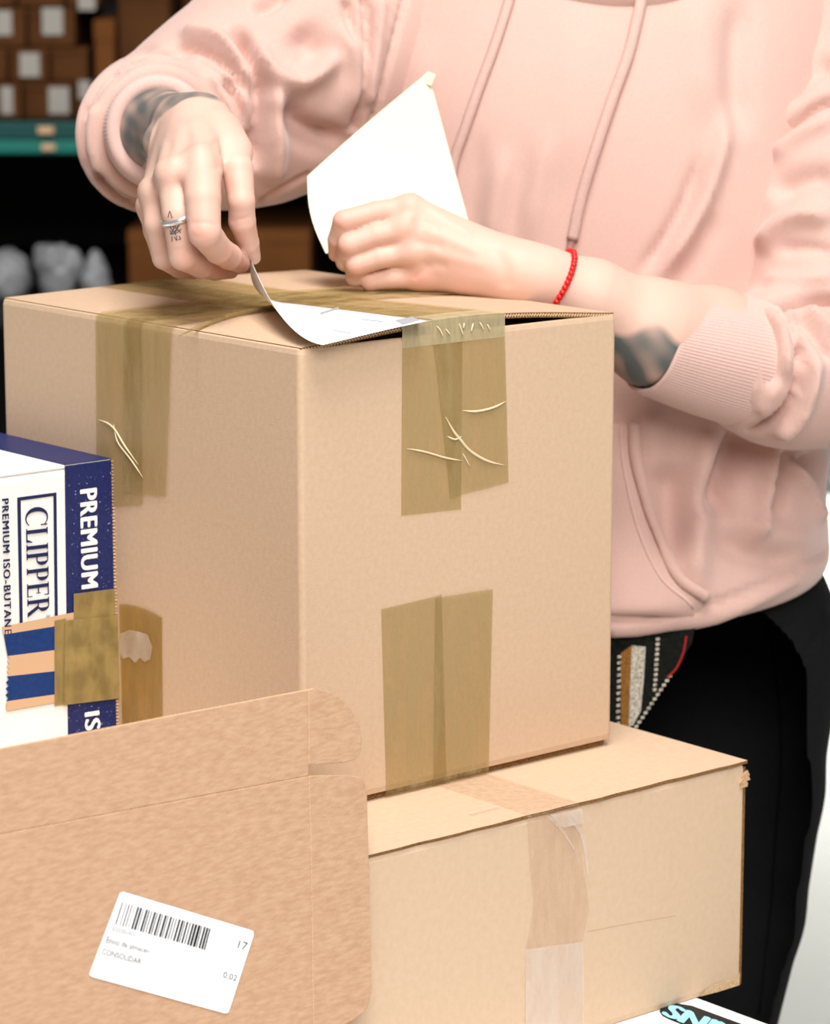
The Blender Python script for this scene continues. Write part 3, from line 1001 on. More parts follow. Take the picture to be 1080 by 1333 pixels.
def sculpt(V, Fq, strokes, dmax=None):
    """cloth folds pressed into or raised from a surface along lines: (points, width, height in m)"""
    N = vnormals(V, Fq)
    px, py, d = project(V)
    view = (V - O) / np.linalg.norm(V - O, axis=1)[:, None]
    face = np.clip(-(N * view).sum(1) * 2.5 + 0.25, 0, 1)
    disp = np.zeros(len(V))
    for st_ in strokes:
        pts, w, h = st_[:3]
        taper = st_[3] if len(st_) > 3 else 0.18
        poly = catmull(pts, 6)
        b, t = polydist(px, py, poly)
        e = np.clip(np.minimum(t, 1 - t) / max(taper, 1e-3), 0, 1)
        e = e * e * (3 - 2 * e)
        disp += h * np.exp(-(b / w) ** 2) * e
    return V + N * (disp * face)[:, None]
def bvh_of(*vfs):
    vs = []; fs = []
    for V, Fq in vfs:
        n = len(vs)
        vs += V.tolist()
        fs += (Fq + n).tolist()
    return BVHTree.FromPolygons(vs, fs)
def drape(bvh, x, y, off=0.0):
    r = ray(x, y); r = r / np.linalg.norm(r)
    loc_, nrm, _, _ = bvh.ray_cast(Vector(O), Vector(r))
    if loc_ is None: return None, None
    nrm = np.array(nrm)
    if nrm @ r > 0: nrm = -nrm
    return np.array(loc_) + nrm * off, nrm

# ================================================================== THE PERSON
person = empty('person', (0.18, 2.52, 0.0), 0, 'person in a pink hoodie and black leggings peeling a label off the carton', 'person')

# ---- right hand (peeling the label)
RH = dict(
    palm=[(J(255, 160, 2.185, 33), J(262, 216, 2.095, 25)), (J(248, 164, 2.19, 32), J(226, 229, 2.105, 23)),
          (J(240, 170, 2.20, 30), J(203, 252, 2.13, 20)), (J(230, 178, 2.205, 26), J(196, 268, 2.16, 17)),
          (J(268, 160, 2.185, 32), J(303, 198, 2.145, 24))],
    thumb=[J(285, 175, 2.165, 28), J(309, 220, 2.125, 20.5), J(314, 262, 2.118, 17.5), J(315, 288, 2.125, 17.5), J(323, 316, 2.142, 14), J(330, 335, 2.158, 9.5)],
    index=[J(262, 216, 2.095, 26), J(264, 258, 2.078, 23.5), J(266, 302, 2.075, 21.5), J(284, 325, 2.10, 18.5), J(298, 334, 2.12, 17), J(313, 343, 2.145, 12.5)],
    middle=[J(226, 229, 2.105, 23), J(232, 280, 2.09, 21), J(238, 333, 2.10, 19), J(262, 345, 2.125, 17), J(280, 350, 2.145, 15), J(300, 352, 2.16, 11)],
    ring=[J(203, 252, 2.13, 20.5), J(206, 292, 2.12, 18.5), J(214, 335, 2.13, 16), J(234, 347, 2.155, 15), J(250, 350, 2.17, 13), J(262, 352, 2.175, 11)],
    pinky=[J(197, 268, 2.16, 17), J(201, 300, 2.165, 14.5), J(209, 328, 2.17, 13), J(226, 342, 2.18, 12), J(240, 347, 2.19, 10.5)])
R_fore = [J(165, 190, 2.44, 62), J(203, 171, 2.30, 54), J(242, 162, 2.205, 38)]
def fn_right(p):
    palm = None
    for a, b in RH['palm']:
        c = cone(p, a[0], a[1], b[0], b[1])
        palm = c if palm is None else smin(palm, c, 0.012)
    palm = smin(palm, chain(p, R_fore, 0.02), 0.012)
    palm = smin(palm, np.linalg.norm(p - P(203, 184, 2.195), axis=1) - 0.0085, 0.009)    # wrist bone
    th = smin(palm, chain(p, RH['thumb'], 0.0015), 0.010)
    d = th
    for k, kk in (('index', 0.007), ('middle', 0.007), ('ring', 0.007), ('pinky', 0.007)):
        d = smin(d, smin(palm, chain(p, RH[k], 0.0014), kk), 0.0012)
    for x, y, dd in ((223, 224, 2.088), (198, 248, 2.115)):             # knuckle heads
        d = smin(d, np.linalg.norm(p - P(x, y, dd + 0.004), axis=1) - 0.0068, 0.012)
    return d
# ---- left hand (holding the release paper)
LHJ = dict(
    palm=[(J(668, 346, 2.268, 27), J(533, 271, 2.272, 17)), (J(668, 352, 2.265, 27), J(526, 299, 2.266, 17)),
          (J(668, 358, 2.265, 27), J(530, 329, 2.268, 16)), (J(668, 363, 2.268, 26), J(546, 360, 2.276, 16.5)),
          (J(640, 340, 2.275, 30), J(570, 318, 2.275, 26))],
    index=[J(533, 271, 2.272, 17), J(490, 277, 2.266, 15.5), J(448, 288, 2.264, 15), J(439, 312, 2.274, 12.5), J(438, 330, 2.284, 11)],
    middle=[J(526, 299, 2.266, 17), J(490, 306, 2.262, 15.5), J(455, 319, 2.262, 15.5), J(450, 340, 2.274, 13), J(456, 346, 2.286, 11)],
    ring=[J(530, 329, 2.268, 16), J(495, 335, 2.264, 14.5), J(464, 345, 2.266, 15), J(462, 361, 2.276, 12), J(470, 363, 2.288, 10.5)],
    pinky=[J(546, 360, 2.276, 16.5), J(510, 361, 2.274, 14.5), J(482, 365, 2.276, 14), J(480, 369, 2.288, 10.5)],
    thumb=[J(625, 335, 2.285, 24), J(565, 320, 2.312, 17), J(520, 312, 2.325, 14), J(485, 306, 2.327, 12)])
L_fore = [J(1070, 495, 2.42, 78), J(920, 452, 2.335, 72), J(850, 433, 2.305, 63), J(770, 388, 2.28, 43), J(705, 363, 2.268, 34), J(668, 354, 2.266, 33)]
def fn_left(p):
    palm = None
    for a, b in LHJ['palm']:
        c = cone(p, a[0], a[1], b[0], b[1])
        palm = c if palm is None else smin(palm, c, 0.012)
    palm = smin(palm, chain(p, L_fore, 0.02), 0.014)
    d = smin(palm, chain(p, LHJ['thumb'], 0.004), 0.008)
    for k in ('index', 'middle', 'ring', 'pinky'):
        d = smin(d, smin(palm, chain(p, LHJ[k], 0.0014), 0.006), 0.0010)
    for x, y, dd in ((534, 272, 2.266), (528, 298, 2.260), (536, 328, 2.262), (552, 358, 2.270)):
        d = smin(d, np.linalg.norm(p - P(x, y, dd + 0.002), axis=1) - 0.0075, 0.009)
    return d
def bbox(js, pad):
    a = np.array([j[0] for j in js]); r = max(j[1] for j in js) + pad
    return a.min(0) - r, a.max(0) + r
def bounds(js, pad=0.016):
    lo = np.min([j[0] - j[1] for j in js], 0) - pad
    hi = np.max([j[0] + j[1] for j in js], 0) + pad
    return lo, hi
allr = [j for k in ('thumb', 'index', 'middle', 'ring', 'pinky') for j in RH[k]] + R_fore + [j for a in RH['palm'] for j in a]
alll = [j for k in ('thumb', 'index', 'middle', 'ring', 'pinky') for j in LHJ[k]] + L_fore + [j for a in LHJ['palm'] for j in a]
RV, RF = surface_net(fn_right, *bounds(allr), 0.0017)
LV, LF = surface_net(fn_left, *bounds(alll), 0.0017)
# skin creases and tendons
RV = sculpt(RV, RF, [
    ([(246, 292), (258, 290), (272, 291), (284, 295)], 2.2, -0.0007), ([(246, 303), (256, 309), (270, 309)], 2.0, -0.0005), ([(296, 289), (310, 286), (330, 281)], 1.8, -0.0006),
    ([(297, 296), (314, 293), (331, 290)], 1.6, -0.0004), ([(224, 327), (236, 324), (250, 326)], 1.8, -0.0005), ([(200, 334), (208, 332), (218, 333)], 1.6, -0.0004),
    ([(262, 205), (256, 175), (250, 150)], 8, 0.0008), ([(222, 218), (230, 185), (236, 160)], 7, 0.0008), ([(196, 240), (206, 205), (216, 180)], 7, 0.0007),
    ([(240, 222), (243, 195), (245, 170)], 7, -0.0006), ([(208, 232), (216, 205), (224, 180)], 6, -0.0006), ([(288, 225), (284, 200), (276, 180)], 8, -0.0016),
])
LV = sculpt(LV, LF, [
    ([(545, 262), (580, 285), (620, 310)], 7, 0.0010), ([(545, 292), (585, 312), (630, 332)], 7, 0.0010), ([(550, 322), (590, 336), (640, 348)], 7, 0.0008),
    ([(536, 284), (556, 292), (575, 300)], 6, -0.0010), ([(536, 314), (558, 318), (580, 324)], 6, -0.0009), ([(545, 344), (562, 344), (585, 348)], 6, -0.0009),
    ([(640, 318), (655, 345), (660, 380)], 10, -0.0010), ([(535, 364), (552, 352), (562, 344)], 3, -0.0008),
    ([(437, 284), (446, 279), (456, 277)], 2, -0.0004), ([(436, 292), (444, 299), (452, 301)], 2, -0.0004),
])
# ---- rest of the body under the clothes, with neck and head (above the frame)
head_c = P(800, -380, 2.44)
def fn_core(p):
    neck_a, neck_b = P(800, -70, 2.47), P(800, -250, 2.45)
    d = cone(p, neck_a, 0.058, neck_b, 0.05)
    c = head_c
    sk = ell(p, c + (0, 0.02, 0.03), np.array([0.075, 0.092, 0.090]))
    jaw = ell(p, c + (0, -0.018, -0.055), np.array([0.056, 0.062, 0.062]))
    h = smin(sk, jaw, 0.03)
    h = smin(h, cone(p, c + (0, -0.078, 0.005), 0.008, c + (0, -0.094, -0.032), 0.012), 0.012)     # nose
    h = smin(h, cone(p, c + (-0.018, -0.074, -0.066), 0.006, c + (0.018, -0.074, -0.066), 0.006), 0.006)   # lips
    for s in (-1, 1):
        h = np.maximum(h, -(np.linalg.norm(p - (c + (s * 0.031, -0.092, 0.0)), axis=1) - 0.016))
        h = smin(h, np.linalg.norm(p - (c + (s * 0.031, -0.068, 0.0)), axis=1) - 0.0125, 0.003)
        h = smin(h, ell(p, c + (s * 0.076, 0.01, -0.01), np.array([0.010, 0.020, 0.031])), 0.006)
    d = smin(d, h, 0.03)
    chest = chain(p, [(P(800, -20, 2.5), 0.10), (P(800, 400, 2.52), 0.11), (P(820, 640, 2.54), 0.11)], 0.05)
    sh = chain(p, [(P(560, -60, 2.5), 0.055), (P(800, -90, 2.49), 0.06), (P(1030, -60, 2.5), 0.055)], 0.04)
    d = smin(smin(d, chest, 0.05), sh, 0.05)
    ar = chain(p, [(P(560, -60, 2.5), 0.055), (P(380, 60, 2.48), 0.045), (P(165, 190, 2.44), 0.036)], 0.03)
    al = chain(p, [(P(1030, -60, 2.5), 0.055), (P(1080, 220, 2.48), 0.047), (P(1070, 495, 2.42), 0.042)], 0.03)
    return smin(smin(d, ar, 0.03), al, 0.03)
CV, CF = surface_net(fn_core, (-0.32, 2.25, 0.85), (0.45, 2.78, 2.00), 0.006)
# one continuous body mesh; ink and blush are colours of the skin itself
V_all = np.vstack([RV, LV, CV])
F_all = np.vstack([RF, LF + len(RV), CF + len(RV) + len(LV)])
body = mesh('body', V_all, F_all, M['skin'], person, smooth=True, world=True)
def vnoise(p, s, seed):
    r = np.random.default_rng(seed)
    out = np.zeros(len(p))
    for k in range(10):
        a = r.normal(size=3); a /= np.linalg.norm(a)
        out += np.sin(p @ a * s * r.uniform(0.6, 1.8) + r.uniform(0, 6.28))
    return out / 3.2
px, py, dd = project(V_all)
ink = np.zeros(len(V_all)); ros = np.zeros(len(V_all))
nR, nL = len(RV), len(LV)
isR = np.arange(len(V_all)) < nR
isL = (np.arange(len(V_all)) >= nR) & (np.arange(len(V_all)) < nR + nL)
# right forearm sleeve tattoo, ends in a soft edge above the wrist
wr = np.interp(px, [150, 190, 198, 206, 222, 240, 262, 285, 300], [260, 215, 172, 154, 142, 134, 130, 131, 136])   # wrist end of the tattoo
edge_ = np.clip((wr - py + 2.5 * vnoise(V_all, 260, 3)) / 5, 0, 1) * (dd > 2.165)
pat = np.clip(0.72 + 0.30 * vnoise(V_all, 110, 1) + 0.16 * vnoise(V_all, 300, 2), 0.2, 1.0)
ink = np.where(isR, edge_ * pat, ink)
# left forearm: dark tattoo on the underside near the elbow
und = np.clip((py - (432 + (px - 830) * 0.2) + 8 * vnoise(V_all, 120, 7)) / 12, 0, 1) * np.clip((px - 780) / 15, 0, 1)
ink = np.where(isL, und * np.clip(0.85 + 0.3 * vnoise(V_all, 240, 5), 0.3, 1) * np.where(vnoise(V_all, 90, 9) > -0.9, 1, 0.3), ink)
for (x, y, rr, a) in ((262, 222, 15, .30), (228, 240, 12, .2), (262, 300, 15, .55), (240, 333, 12, .35), (318, 346, 10, .5), (330, 300, 10, .25), (300, 330, 12, .3), (290, 352, 14, .35), (300, 240, 10, .3), (240, 356, 14, .3)):
    ros = np.maximum(ros, np.where(isR, a * np.exp(-((px - x) ** 2 + (py - y) ** 2) / rr ** 2), 0))
for (x, y, rr, a) in ((534, 296, 13, .5), (530, 268, 14, .25), (545, 362, 15, .45), (444, 288, 13, .4), (450, 322, 12, .3), (462, 350, 12, .4), (480, 370, 10, .25), (438, 330, 12, .4)):
    ros = np.maximum(ros, np.where(isL, a * np.exp(-((px - x) ** 2 + (py - y) ** 2) / rr ** 2), 0))
at = body.data.color_attributes.new('ink', 'FLOAT_COLOR', 'POINT')
buf = np.zeros((len(V_all), 4)); buf[:, 0] = ink; buf[:, 1] = ros; buf[:, 3] = 1
at.data.foreach_set('color', buf.ravel())
rb = bvh_of((RV, RF))
# small inked drawing on the ringed finger
def inked(lines, r):
    mb_ = MB()
    for pts in lines:
        q = []
        for x, y in catmull(pts, 4):
            p, n_ = drape(rb, x, y, 0.0001)
            if p is not None: q.append(p)
        v, f = tube_vf(q, r, 5)
        mb_.add(v, f)
    return mb_
M['tattoo'] = mat('faded_tattoo_ink', (96, 96, 100), 0.6, 0.2)
mb_ = inked([[(219, 283), (221, 275), (224, 284)], [(219, 292), (224, 299), (229, 306)], [(224, 290), (226, 298), (222, 304)], [(229, 289), (228, 297), (233, 294)], [(234, 287), (231, 297), (226, 302)],
             [(221, 300), (226, 304), (231, 299), (235, 303)], [(222, 305), (230, 303), (236, 298)], [(224, 308), (224, 314)], [(227, 308), (230, 313), (230, 307)], [(233, 307), (235, 311), (232, 312)]], 0.00035)
mesh('finger_tattoo', mb_.v, mb_.f, M['tattoo'], body, world=False, label='small grey line tattoo below the ring')
o = bpy.data.objects['finger_tattoo']
o.data.transform(Matrix.Translation(-Vector(person.location)))

# ---- silver ring around the middle finger of the right hand
def band_on(name, fnc, axis_a, axis_b, t, width, th, m, parent, seg=64, sign=1):
    """closed band hugging an implicit limb surface around the axis a-b at parameter t"""
    c = axis_a * (1 - t) + axis_b * t
    ax = axis_b - axis_a; ax /= np.linalg.norm(ax)
    e1 = np.cross(ax, FW); e1 /= np.linalg.norm(e1)
    e2 = np.cross(ax, e1)
    return c, ax, e1, e2
def solve_r(fnc, c, dirs, rmax):
    rs = np.linspace(0.002, rmax, 80)
    out = []
    for d_ in dirs:
        f = fnc(c + rs[:, None] * d_)
        k = np.argmax(f > 0)
        out.append(rs[k] if f[k] > 0 else rmax)
    return np.array(out)
def fn_mid(p): return chain(p, RH['middle'], 0.0014)
a, b = RH['middle'][1][0], RH['middle'][2][0]
c, ax, e1, e2 = band_on('', None, a, b, 0.06, 0, 0, None, None)
ax = ax + 0.25 * AX; ax /= np.linalg.norm(ax)
e1 = np.cross(ax, FW); e1 /= np.linalg.norm(e1); e2 = np.cross(ax, e1)
ang = np.linspace(0, 2 * math.pi, 48, endpoint=False)
dirs = np.cos(ang)[:, None] * e1 + np.sin(ang)[:, None] * e2
rr = solve_r(fn_mid, c, dirs, 0.02)
vs = []
for (dr, dx) in ((0.0002, -0.0019), (0.0010, -0.0019), (0.0013, 0), (0.0010, 0.0019), (0.0002, 0.0019)):
    vs += list(c + dirs * (rr[:, None] + dr) + ax * dx)
rg = mesh('finger_ring', vs, grid_faces(5, 48, True), M['silver'], None, smooth=True)
setp(rg, 'slim silver ring on a finger of the label-peeling hand', 'ring')
# ---- red bead bracelet on the left wrist
c = P(724, 366, 2.272)
ax = P(705, 363, 2.268) - P(770, 388, 2.28); ax /= np.linalg.norm(ax)
ax = ax + 0.12 * UP; ax /= np.linalg.norm(ax)
e1 = np.cross(ax, FW); e1 /= np.linalg.norm(e1); e2 = np.cross(ax, e1)
ang = np.linspace(0, 2 * math.pi, 44, endpoint=False)
dirs = np.cos(ang)[:, None] * e1 + np.sin(ang)[:, None] * e2
rr = solve_r(fn_left, c, dirs, 0.05)
ring_p = c + dirs * (rr[:, None] + 0.0012)
br = empty('bead_bracelet', tuple(c), 0, 'red bead bracelet on the wrist resting on the carton', 'bracelet')
v, f = tube_vf(np.vstack([ring_p, ring_p[:1]]), 0.0006, 5)
mesh('cord', np.array(v) - c, f, M['red'], br)
mb_ = MB()
for p in ring_p:
    vs = []
    for i in range(5):
        th = math.pi * i / 4
        for j in range(8):
            ph = 2 * math.pi * j / 8
            vs.append(p - c + 0.0026 * np.array((math.sin(th) * math.cos(ph), math.sin(th) * math.sin(ph), math.cos(th))))
    mb_.add(vs, grid_faces(5, 8, True))
o = mesh('beads', mb_.v, mb_.f, M['red'], br, smooth=True)
o['kind'] = 'stuff'

# ================================================================== CLOTHES
# ---- torso of the hoodie: elliptical sections (pixel row, centre x, depth, half width px, half thickness m)
SEC = [(-190, 790, 2.52, 120, 0.075), (-130, 790, 2.515, 240, 0.095), (-60, 785, 2.505, 318, 0.118), (0, 783, 2.50, 325, 0.128), (120, 782, 2.495, 310, 0.138), (260, 790, 2.50, 300, 0.140),
       (400, 796, 2.51, 288, 0.138), (520, 800, 2.52, 282, 0.138), (640, 798, 2.53, 276, 0.142), (720, 796, 2.53, 282, 0.150), (780, 796, 2.53, 280, 0.152), (830, 796, 2.53, 268, 0.140), (850, 796, 2.53, 250, 0.125)]
sz = np.array([P(s[1], s[0], s[2])[2] for s in SEC])[::-1]
sx = np.array([P(s[1], s[0], s[2])[0] for s in SEC])[::-1]
sy = np.array([P(s[1], s[0], s[2])[1] for s in SEC])[::-1]
sa = np.array([s[3] * s[2] / F for s in SEC])[::-1]
sb = np.array([s[4] for s in SEC])[::-1]
_sec = catmull(np.stack([sz, sx, sy, sa, sb], 1), 8)
for _ in range(6): _sec[1:-1] = (_sec[:-2] + 2 * _sec[1:-1] + _sec[2:]) / 4
def fn_torso(p):
    z = p[:, 2]
    cx, cy, a, b = (np.interp(z, _sec[:, 0], _sec[:, i]) for i in (1, 2, 3, 4))
    q = np.power(np.abs((p[:, 0] - cx) / a), 2.3) + np.power(np.abs((p[:, 1] - cy) / b), 2.3)
    d = (np.power(q, 1 / 2.3) - 1) * np.minimum(a, b)
    # slanted hem: higher on her left hip, with a soft rolled edge
    hz = hem_z + (p[:, 0] - hem_x) * 0.10
    d = -smin(-d, -(hz - z), 0.03)
    d = -smin(-d, -(z - sz[-1]), 0.03)
    return d
hem_p = P(800, 836, 2.38)
hem_z, hem_x = hem_p[2], hem_p[0]
TV, TF = surface_net(fn_torso, (-0.14, 2.30, 0.84), (0.40, 2.74, 1.62), 0.0042)
TV = sculpt(TV, TF, [
    ([(471, -15), (479, 27), (474, 92), (462, 175)], 5, -0.012, 0.02), ([(530, -15), (505, 82), (484, 160)], 2.8, -0.004, 0.02),
    ([(497, -10), (490, 60), (478, 140)], 9, 0.006, 0.1),
    # diagonal drape under the left breast
    ([(838, 385), (880, 325), (912, 268), (938, 190), (948, 120)], 11, 0.012, 0.3), ([(822, 372), (860, 322), (895, 258), (915, 190)], 9, -0.008, 0.3), ([(870, 380), (905, 330), (935, 270)], 14, -0.005, 0.3),
    ([(660, 180), (646, 260), (636, 345)], 13, 0.005, 0.35), ([(720, 150), (698, 250), (684, 335)], 14, 0.004, 0.35), ([(628, 160), (616, 250), (610, 330)], 12, -0.0025, 0.35), ([(690, 170), (672, 260), (660, 340)], 11, -0.002, 0.35),
    ([(770, -10), (748, 110), (735, 260)], 30, 0.004, 0.35), ([(965, -20), (958, 90), (965, 190)], 18, -0.010, 0.3), ([(905, -30), (912, 80), (925, 170)], 26, 0.005, 0.35), ([(560, 30), (540, 130), (530, 220)], 22, 0.004, 0.35),
    # drape below the arm
    ([(985, 540), (960, 588), (938, 632), (925, 680)], 19, -0.030, 0.25), ([(1010, 545), (1000, 600), (988, 665), (975, 720)], 9, 0.016, 0.25), ([(1018, 570), (1016, 620), (1004, 680)], 11, -0.024, 0.25),
    ([(1000, 560), (1035, 613), (1053, 636), (1072, 682)], 6, 0.014, 0.1), ([(1046, 590), (1064, 630), (1082, 675)], 11, -0.016, 0.1),
    ([(925, 545), (914, 640), (904, 720), (912, 790)], 17, 0.013, 0.25), ([(872, 590), (872, 670), (884, 745)], 22, -0.015, 0.3), ([(945, 655), (985, 692), (1030, 700), (1070, 690)], 17, 0.009, 0.3),
    ([(925, 680), (950, 712), (1000, 728), (1050, 722)], 16, -0.008, 0.3), ([(848, 520), (846, 570), (852, 630)], 18, 0.006, 0.3),
    ([(790, 806), (870, 802), (950, 778), (1020, 748), (1080, 716)], 4, -0.004, 0.02), ([(790, 822), (880, 818), (960, 793), (1040, 752)], 6, 0.005, 0.02),
])
torso = mesh('hoodie_body', TV, TF, M['hoodie'], person, smooth=True, world=True)

# ---- right sleeve (image left), pushed up into folds around the elbow
def torus(p, c, n, R, r):
    n = n / np.linalg.norm(n)
    q = p - c
    h = q @ n
    rad = np.linalg.norm(q - h[:, None] * n, axis=1)
    return np.hypot(rad - R, h) - r
r_ax = R_fore[2][0] - R_fore[0][0]; r_ax /= np.linalg.norm(r_ax)
n_c = 0.8 * (-FW) + 0.32 * AX - 0.18 * UP
RSL = [J(520, -40, 2.50, 150), J(420, 70, 2.475, 150), J(320, 130, 2.44, 124), J(208, 173, 2.395, 108)]
cuffR = P(205, 171, 2.285)
def fn_rs(p):
    d = chain(p, RSL, 0.04)
    px_m = 2.3 / F
    d = smin(d, torus(p, P(199, 174, 2.350), n_c, 88 * px_m, 18 * px_m), 0.004)
    d = smin(d, torus(p, P(203, 172, 2.318), n_c, 77 * px_m, 13.5 * px_m), 0.0015)
    cyl = cone(p, R_fore[1][0] - r_ax * 0.03, 0.0355, R_fore[1][0] + r_ax * 0.2, 0.0345)
    d = np.maximum(d, -cyl)
    # the sleeve must not run into the torso beyond its armhole
    return d
SV, SF = surface_net(fn_rs, (-0.30, 2.22, 1.10), (0.10, 2.64, 1.62), 0.0034)
SV = sculpt(SV, SF, [
    # gathers above the cuff
    ([(215, 62), (257, 62), (288, 79), (309, 104), (318, 130)], 5, -0.012), ([(228, 46), (270, 46), (298, 60), (318, 90), (327, 125)], 8, 0.012),
    ([(300, 30), (322, 66), (337, 101), (340, 137), (336, 171), (329, 225)], 9, -0.026, 0.15), ([(283, 98), (309, 131), (325, 190)], 4.5, -0.008),
    ([(288, 84), (316, 128), (331, 185)], 6, 0.007), ([(270, 90), (298, 135), (315, 190)], 6, 0.006), ([(262, 76), (290, 104), (302, 128)], 5, -0.005),
    # long folds across the upper arm
    ([(318, 40), (345, 88), (368, 104), (398, 104), (450, 62)], 13, 0.018, 0.3), ([(352, 100), (358, 160), (350, 245)], 15, 0.018, 0.25), ([(380, 30), (405, 62), (425, 88)], 22, -0.014, 0.4),
    ([(362, 122), (392, 165), (430, 184), (470, 180)], 18, -0.022, 0.3), ([(326, 8), (345, 6), (375, -15)], 9, -0.012), ([(448, -5), (456, 30), (464, 60)], 6, -0.010), ([(440, 20), (466, 90), (455, 160)], 14, 0.010, 0.3),
    ([(336, 266), (365, 247), (405, 226)], 3.5, -0.006, 0.05),
    ([(471, -15), (479, 27), (474, 92), (462, 175)], 5, -0.014, 0.02), ([(530, -15), (505, 82), (484, 160)], 3.2, -0.006, 0.02), ([(497, -10), (490, 60), (478, 140)], 8, 0.006, 0.1),
    ([(113, 130), (109, 180), (115, 232)], 4, -0.008), ([(125, 130), (120, 185), (132, 236)], 6, 0.005),
    ([(118, 214), (148, 254), (192, 280)], 4, -0.010), ([(102, 226), (132, 264), (172, 284)], 4.5, -0.009),
    ([(134, 112), (172, 82), (215, 70), (262, 74)], 4, -0.008), ([(108, 150), (128, 108), (165, 72), (210, 58)], 4.5, -0.005),
])
mesh('sleeve', SV, SF, M['hoodie'], person, smooth=True, world=True)
# ribbed cuff of the right sleeve
def cuff(c0, c1, r0, r1, ribs, th, name, e_scale=1.0, amp=0.0003, edge=0.5):
    ax_ = c1 - c0
    L = np.linalg.norm(ax_); ax_ /= L
    e1_ = np.cross(ax_, UP); e1_ /= np.linalg.norm(e1_)
    e2_ = np.cross(ax_, e1_)
    ns = ribs * 4
    prof = []
    for k in range(9):                         # rolled mouth
        a_ = math.pi * k / 8
        prof.append((-math.sin(a_) * th * edge, r0 - th * 0.5 - math.cos(a_) * th * 0.5, 0.25))
    for t in np.linspace(0.05, 1, 10):
        prof.append((L * t, r0 + (r1 - r0) * t + 0.0015 * math.sin(math.pi * t), 1.0))
    prof = [(L * 0.8, r0 - th, 0.0)] + prof
    vs = []
    for (h_, r_, rib) in prof:
        for k in range(ns):
            th_ = 2 * math.pi * k / ns
            rr_ = r_ + rib * amp * math.cos(ribs * th_)
            vs.append(c0 + ax_ * h_ + rr_ * (math.cos(th_) * e1_ * e_scale + math.sin(th_) * e2_))
    return mesh(name, vs, grid_faces(len(prof), ns, True), M['rib'], person, smooth=True, world=True)
cuff(P(206, 170, 2.276), P(204, 172, 2.325), 72 * 2.28 / F, 73 * 2.3 / F, 90, 0.0125, 'cuff', 0.94, 0.0002, 0.45)

# ---- left sleeve (image right)
LSL1 = [J(1060, -70, 2.50, 105), J(1125, 70, 2.475, 100), J(1092, 195, 2.45, 117), J(1087, 300, 2.43, 120), J(1085, 420, 2.41, 114), J(1075, 485, 2.40, 92)]
LSL2 = [J(1090, 480, 2.40, 95), J(1040, 480, 2.375, 92), J(1000, 476, 2.36, 84), J(985, 474, 2.353, 78)]
def fn_ls(p):
    px_m = 2.35 / F
    d = smin(chain(p, LSL1, 0.03), chain(p, LSL2, 0.03), 0.012)
    ax_ = L_fore[1][0] - L_fore[2][0]; ax_ /= np.linalg.norm(ax_)
    d = smin(d, torus(p, P(1014, 478, 2.366), ax_, 74 * px_m, 19 * px_m), 0.005)
    d = smin(d, torus(p, P(984, 474, 2.352), ax_, 74 * px_m, 14 * px_m), 0.003)
    return d
SV2, SF2 = surface_net(fn_ls, (0.17, 2.22, 1.00), (0.44, 2.62, 1.62), 0.0036)
SV2 = sculpt(SV2, SF2, [
    ([(1046, 440), (1040, 490), (1030, 525), (1005, 550), (965, 566)], 4.5, -0.022, 0.15), ([(1062, 450), (1054, 505), (1036, 545), (1000, 570)], 9, 0.014, 0.2),
    ([(1000, 190), (1030, 162), (1060, 138), (1095, 124)], 6, -0.014, 0.2), ([(1000, 214), (1035, 180), (1095, 148)], 11, 0.008, 0.25), ([(990, 185), (1010, 130), (1050, 70)], 9, 0.005, 0.25), ([(1015, 130), (1050, 95), (1090, 75)], 12, -0.010, 0.25),
    ([(988, 335), (1005, 304), (1040, 281), (1095, 284)], 13, 0.012, 0.25), ([(1000, 262), (1035, 236), (1095, 222)], 15, -0.012, 0.3),
    ([(965, 388), (1010, 394), (1050, 389), (1095, 391)], 5, -0.018, 0.1), ([(985, 362), (1030, 366), (1095, 358)], 11, 0.006, 0.25), ([(1005, 328), (1045, 322), (1095, 330)], 9, -0.006, 0.3),
    ([(1006, 392), (1034, 424), (1044, 470)], 5, -0.012, 0.25), ([(992, 396), (1020, 436), (1024, 500)], 6, 0.010, 0.25), ([(978, 396), (1004, 445), (1002, 510)], 4.5, -0.009, 0.25),
    ([(1030, 396), (1062, 436), (1088, 480)], 7, -0.010, 0.25), ([(1046, 396), (1078, 425), (1095, 445)], 6, 0.008, 0.25), ([(968, 405), (986, 470), (974, 540)], 7, 0.006, 0.25), ([(1010, 490), (1002, 520), (985, 545)], 8, 0.006, 0.3),
])
mesh('sleeve', SV2, SF2, M['hoodie'], person, smooth=True, world=True)
cuff(P(848, 443, 2.302), P(978, 473, 2.350), 71 * 2.3 / F, 86 * 2.34 / F, 110, 0.004, 'cuff', 0.95, 0.00035)

# ---- kangaroo pocket edge, drawstrings, hood
tbv = bvh_of((TV, TF))
def draped_tube(name, pts, r, m, flat=0.6, off=0.0, n=10, parent=None, rs=None):
    q = []; nn = []
    for x, y in catmull(pts, n):
        p, n_ = drape(tbv, x, y, off)
        if p is not None: q.append(p); nn.append(n_)
    q = np.array(q)
    for _ in range(3): q[1:-1] = (q[:-2] + 2 * q[1:-1] + q[2:]) / 4
    nn = np.array(nn)
    v, f = tube_vf(q, r if rs is None else np.interp(np.linspace(0, 1, len(q)), *rs), 10, flat, nn)
    return mesh(name, v, f, m, parent or person, smooth=True, world=True)
